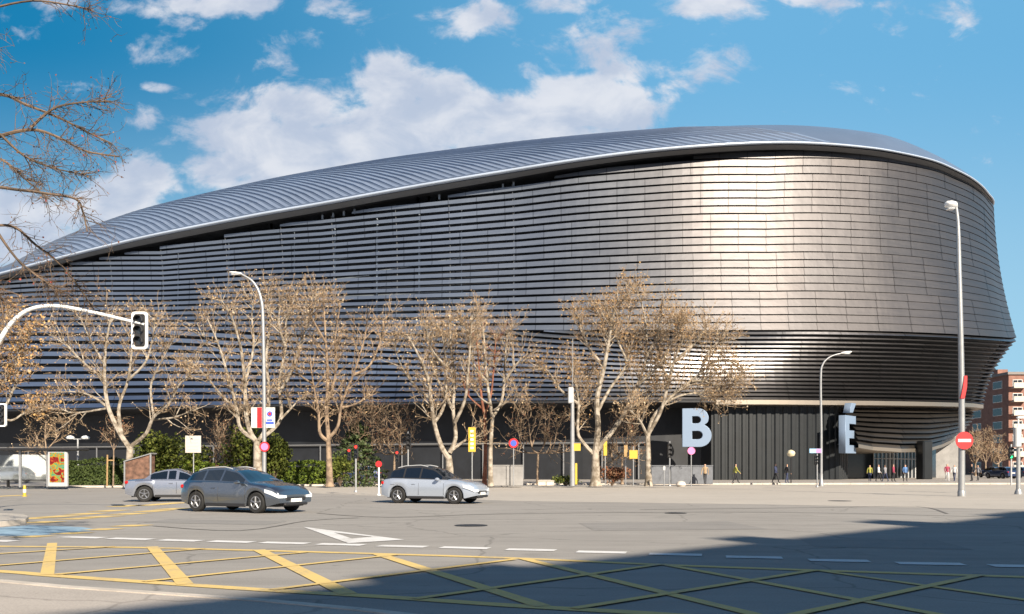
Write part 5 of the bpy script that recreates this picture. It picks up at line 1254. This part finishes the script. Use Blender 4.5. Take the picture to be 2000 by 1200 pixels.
def muralmat():
    m = bpy.data.materials.new('mural'); m.use_nodes = True; t = NT(m.node_tree); bs = t.n['Principled BSDF']; oc = t.new('ShaderNodeTexCoord').outputs['Object']
    rp = t.new('ShaderNodeValToRGB'); t.l.new(t.noise(oc, .28, 3, .5, .8), rp.inputs[0]); e = rp.color_ramp.elements; e[0].position = .38; e[0].color = (.16, .22, .42, 1); e[1].position = .66; e[1].color = (.50, .58, .70, 1); x_ = e.new(.5); x_.color = (.48, .28, .34, 1)
    t.l.new(rp.outputs[0], bs.inputs['Base Color']); return m
mb = MB(); mb.box((3.0, -.25, P(0, 820, 215).z), (4.6, .1, 11)); mb.build('mural', muralmat(), rt)
facade_building('brick_building', P(1900, 0, 255).x, P(1922, 0, 255).x, 255, 300, P(0, 790, 255).z, M['brick'], 'distant brick block at the far end of the street', 7, 2)
facade_building('pale_building', P(1880, 0, 265).x, P(1899, 0, 265).x, 265, 300, P(0, 815, 265).z, M['stone'], 'distant pale block partly behind the stadium corner', 7, 2)
facade_building('pale_building', P(1922, 0, 262).x, P(1936, 0, 262).x, 262, 300, P(0, 800, 262).z, M['stone'], 'distant white building between brick block and blue tower', 8, 1)
facade_building('brick_building', P(1925, 0, 330).x, P(1975, 0, 330).x, 330, 350, 22, M['brick'], 'farthest brown building closing the street', 6, 5)
for q_, (px, Y, top_, wd, lab) in enumerate([(1905, 150, 845, 14, 'distant bare tree left in the right hand street'), (1925, 160, 840, 14, 'distant bare tree middle in the right hand street'), (1950, 150, 862, 12, 'distant bare tree before the blue glass tower')]):
    by_ = HOR + (CH - .13) * F / Y
    plane_tree('distant_tree', G(px, by_, .13), [(px, by_), (px, by_ - 14), (px, by_ - 24)],
      [(.12, [(px, by_ - 24), (px - wd * .4, (by_ + top_) / 2), (px - wd * .6, top_ + 8)]), (.12, [(px, by_ - 24), (px + 2, (by_ + top_) / 2), (px + 2, top_)]), (.1, [(px, by_ - 24), (px + wd * .6, (by_ + top_) / 2), (px + wd, top_ + 15)]), (.1, [(px, by_ - 24), (px - wd * .7, (by_ + top_) / 2 + 8), (px - wd, top_ + 20)])],
      lab, seed=60 + q_, r0=.18, dens=.9, barkm='bark2', leafm='dryred', group='distant trees in the right street', tw=.035)

# ---------------------------------------------------------------- the building behind the camera whose roof shades the junction
bh = 22.0; off = bh / math.tan(R(SUN_EL)); sh = Vector((math.sin(R(SUN_AZ)) * off, -math.cos(R(SUN_AZ)) * off, 0))
pa = Vector((-3.9, 9.2, 0)) + sh; pz = Vector((17.0, 28.3, 0)) + sh; dv_ = (pz - pa).normalized(); nr = Vector((dv_.y, -dv_.x, 0))
root = empty('apartment_block', pa, 'long apartment block behind the viewer whose roof shades the junction', 'building')
A0, A1 = -14 * dv_, 75 * dv_
mb = MB(); c = (A0 + A1) / 2 + nr * 8; mb.box((c.x, c.y, bh / 2), ((A1 - A0).length, 16, bh), math.atan2(dv_.y, dv_.x)); mb.build('wall', M['stone'], root)
mb = MB()
for t, hh, L_b in ((4, .5, 2.5), (12, .8, 1.2), (19.5, 1.2, 1.6), (27, .6, 4), (36, 1.4, 2)):
    c = dv_ * t + nr * 1.2; mb.box((c.x, c.y, bh + hh / 2), (L_b, 2, hh), math.atan2(dv_.y, dv_.x))
mb.build('roof', M['roofgrey'], root)
for f in range(6):
    for q in range(0, 14):
        c = dv_ * (-10 + q * 6) - nr * .02; z = 2.2 + f * 3.4
        w_ = MB(); w_.box((c.x, c.y, z), (1.7, .1, 1.7), math.atan2(dv_.y, dv_.x)); w_.build('window', M['glass_dark'], root)
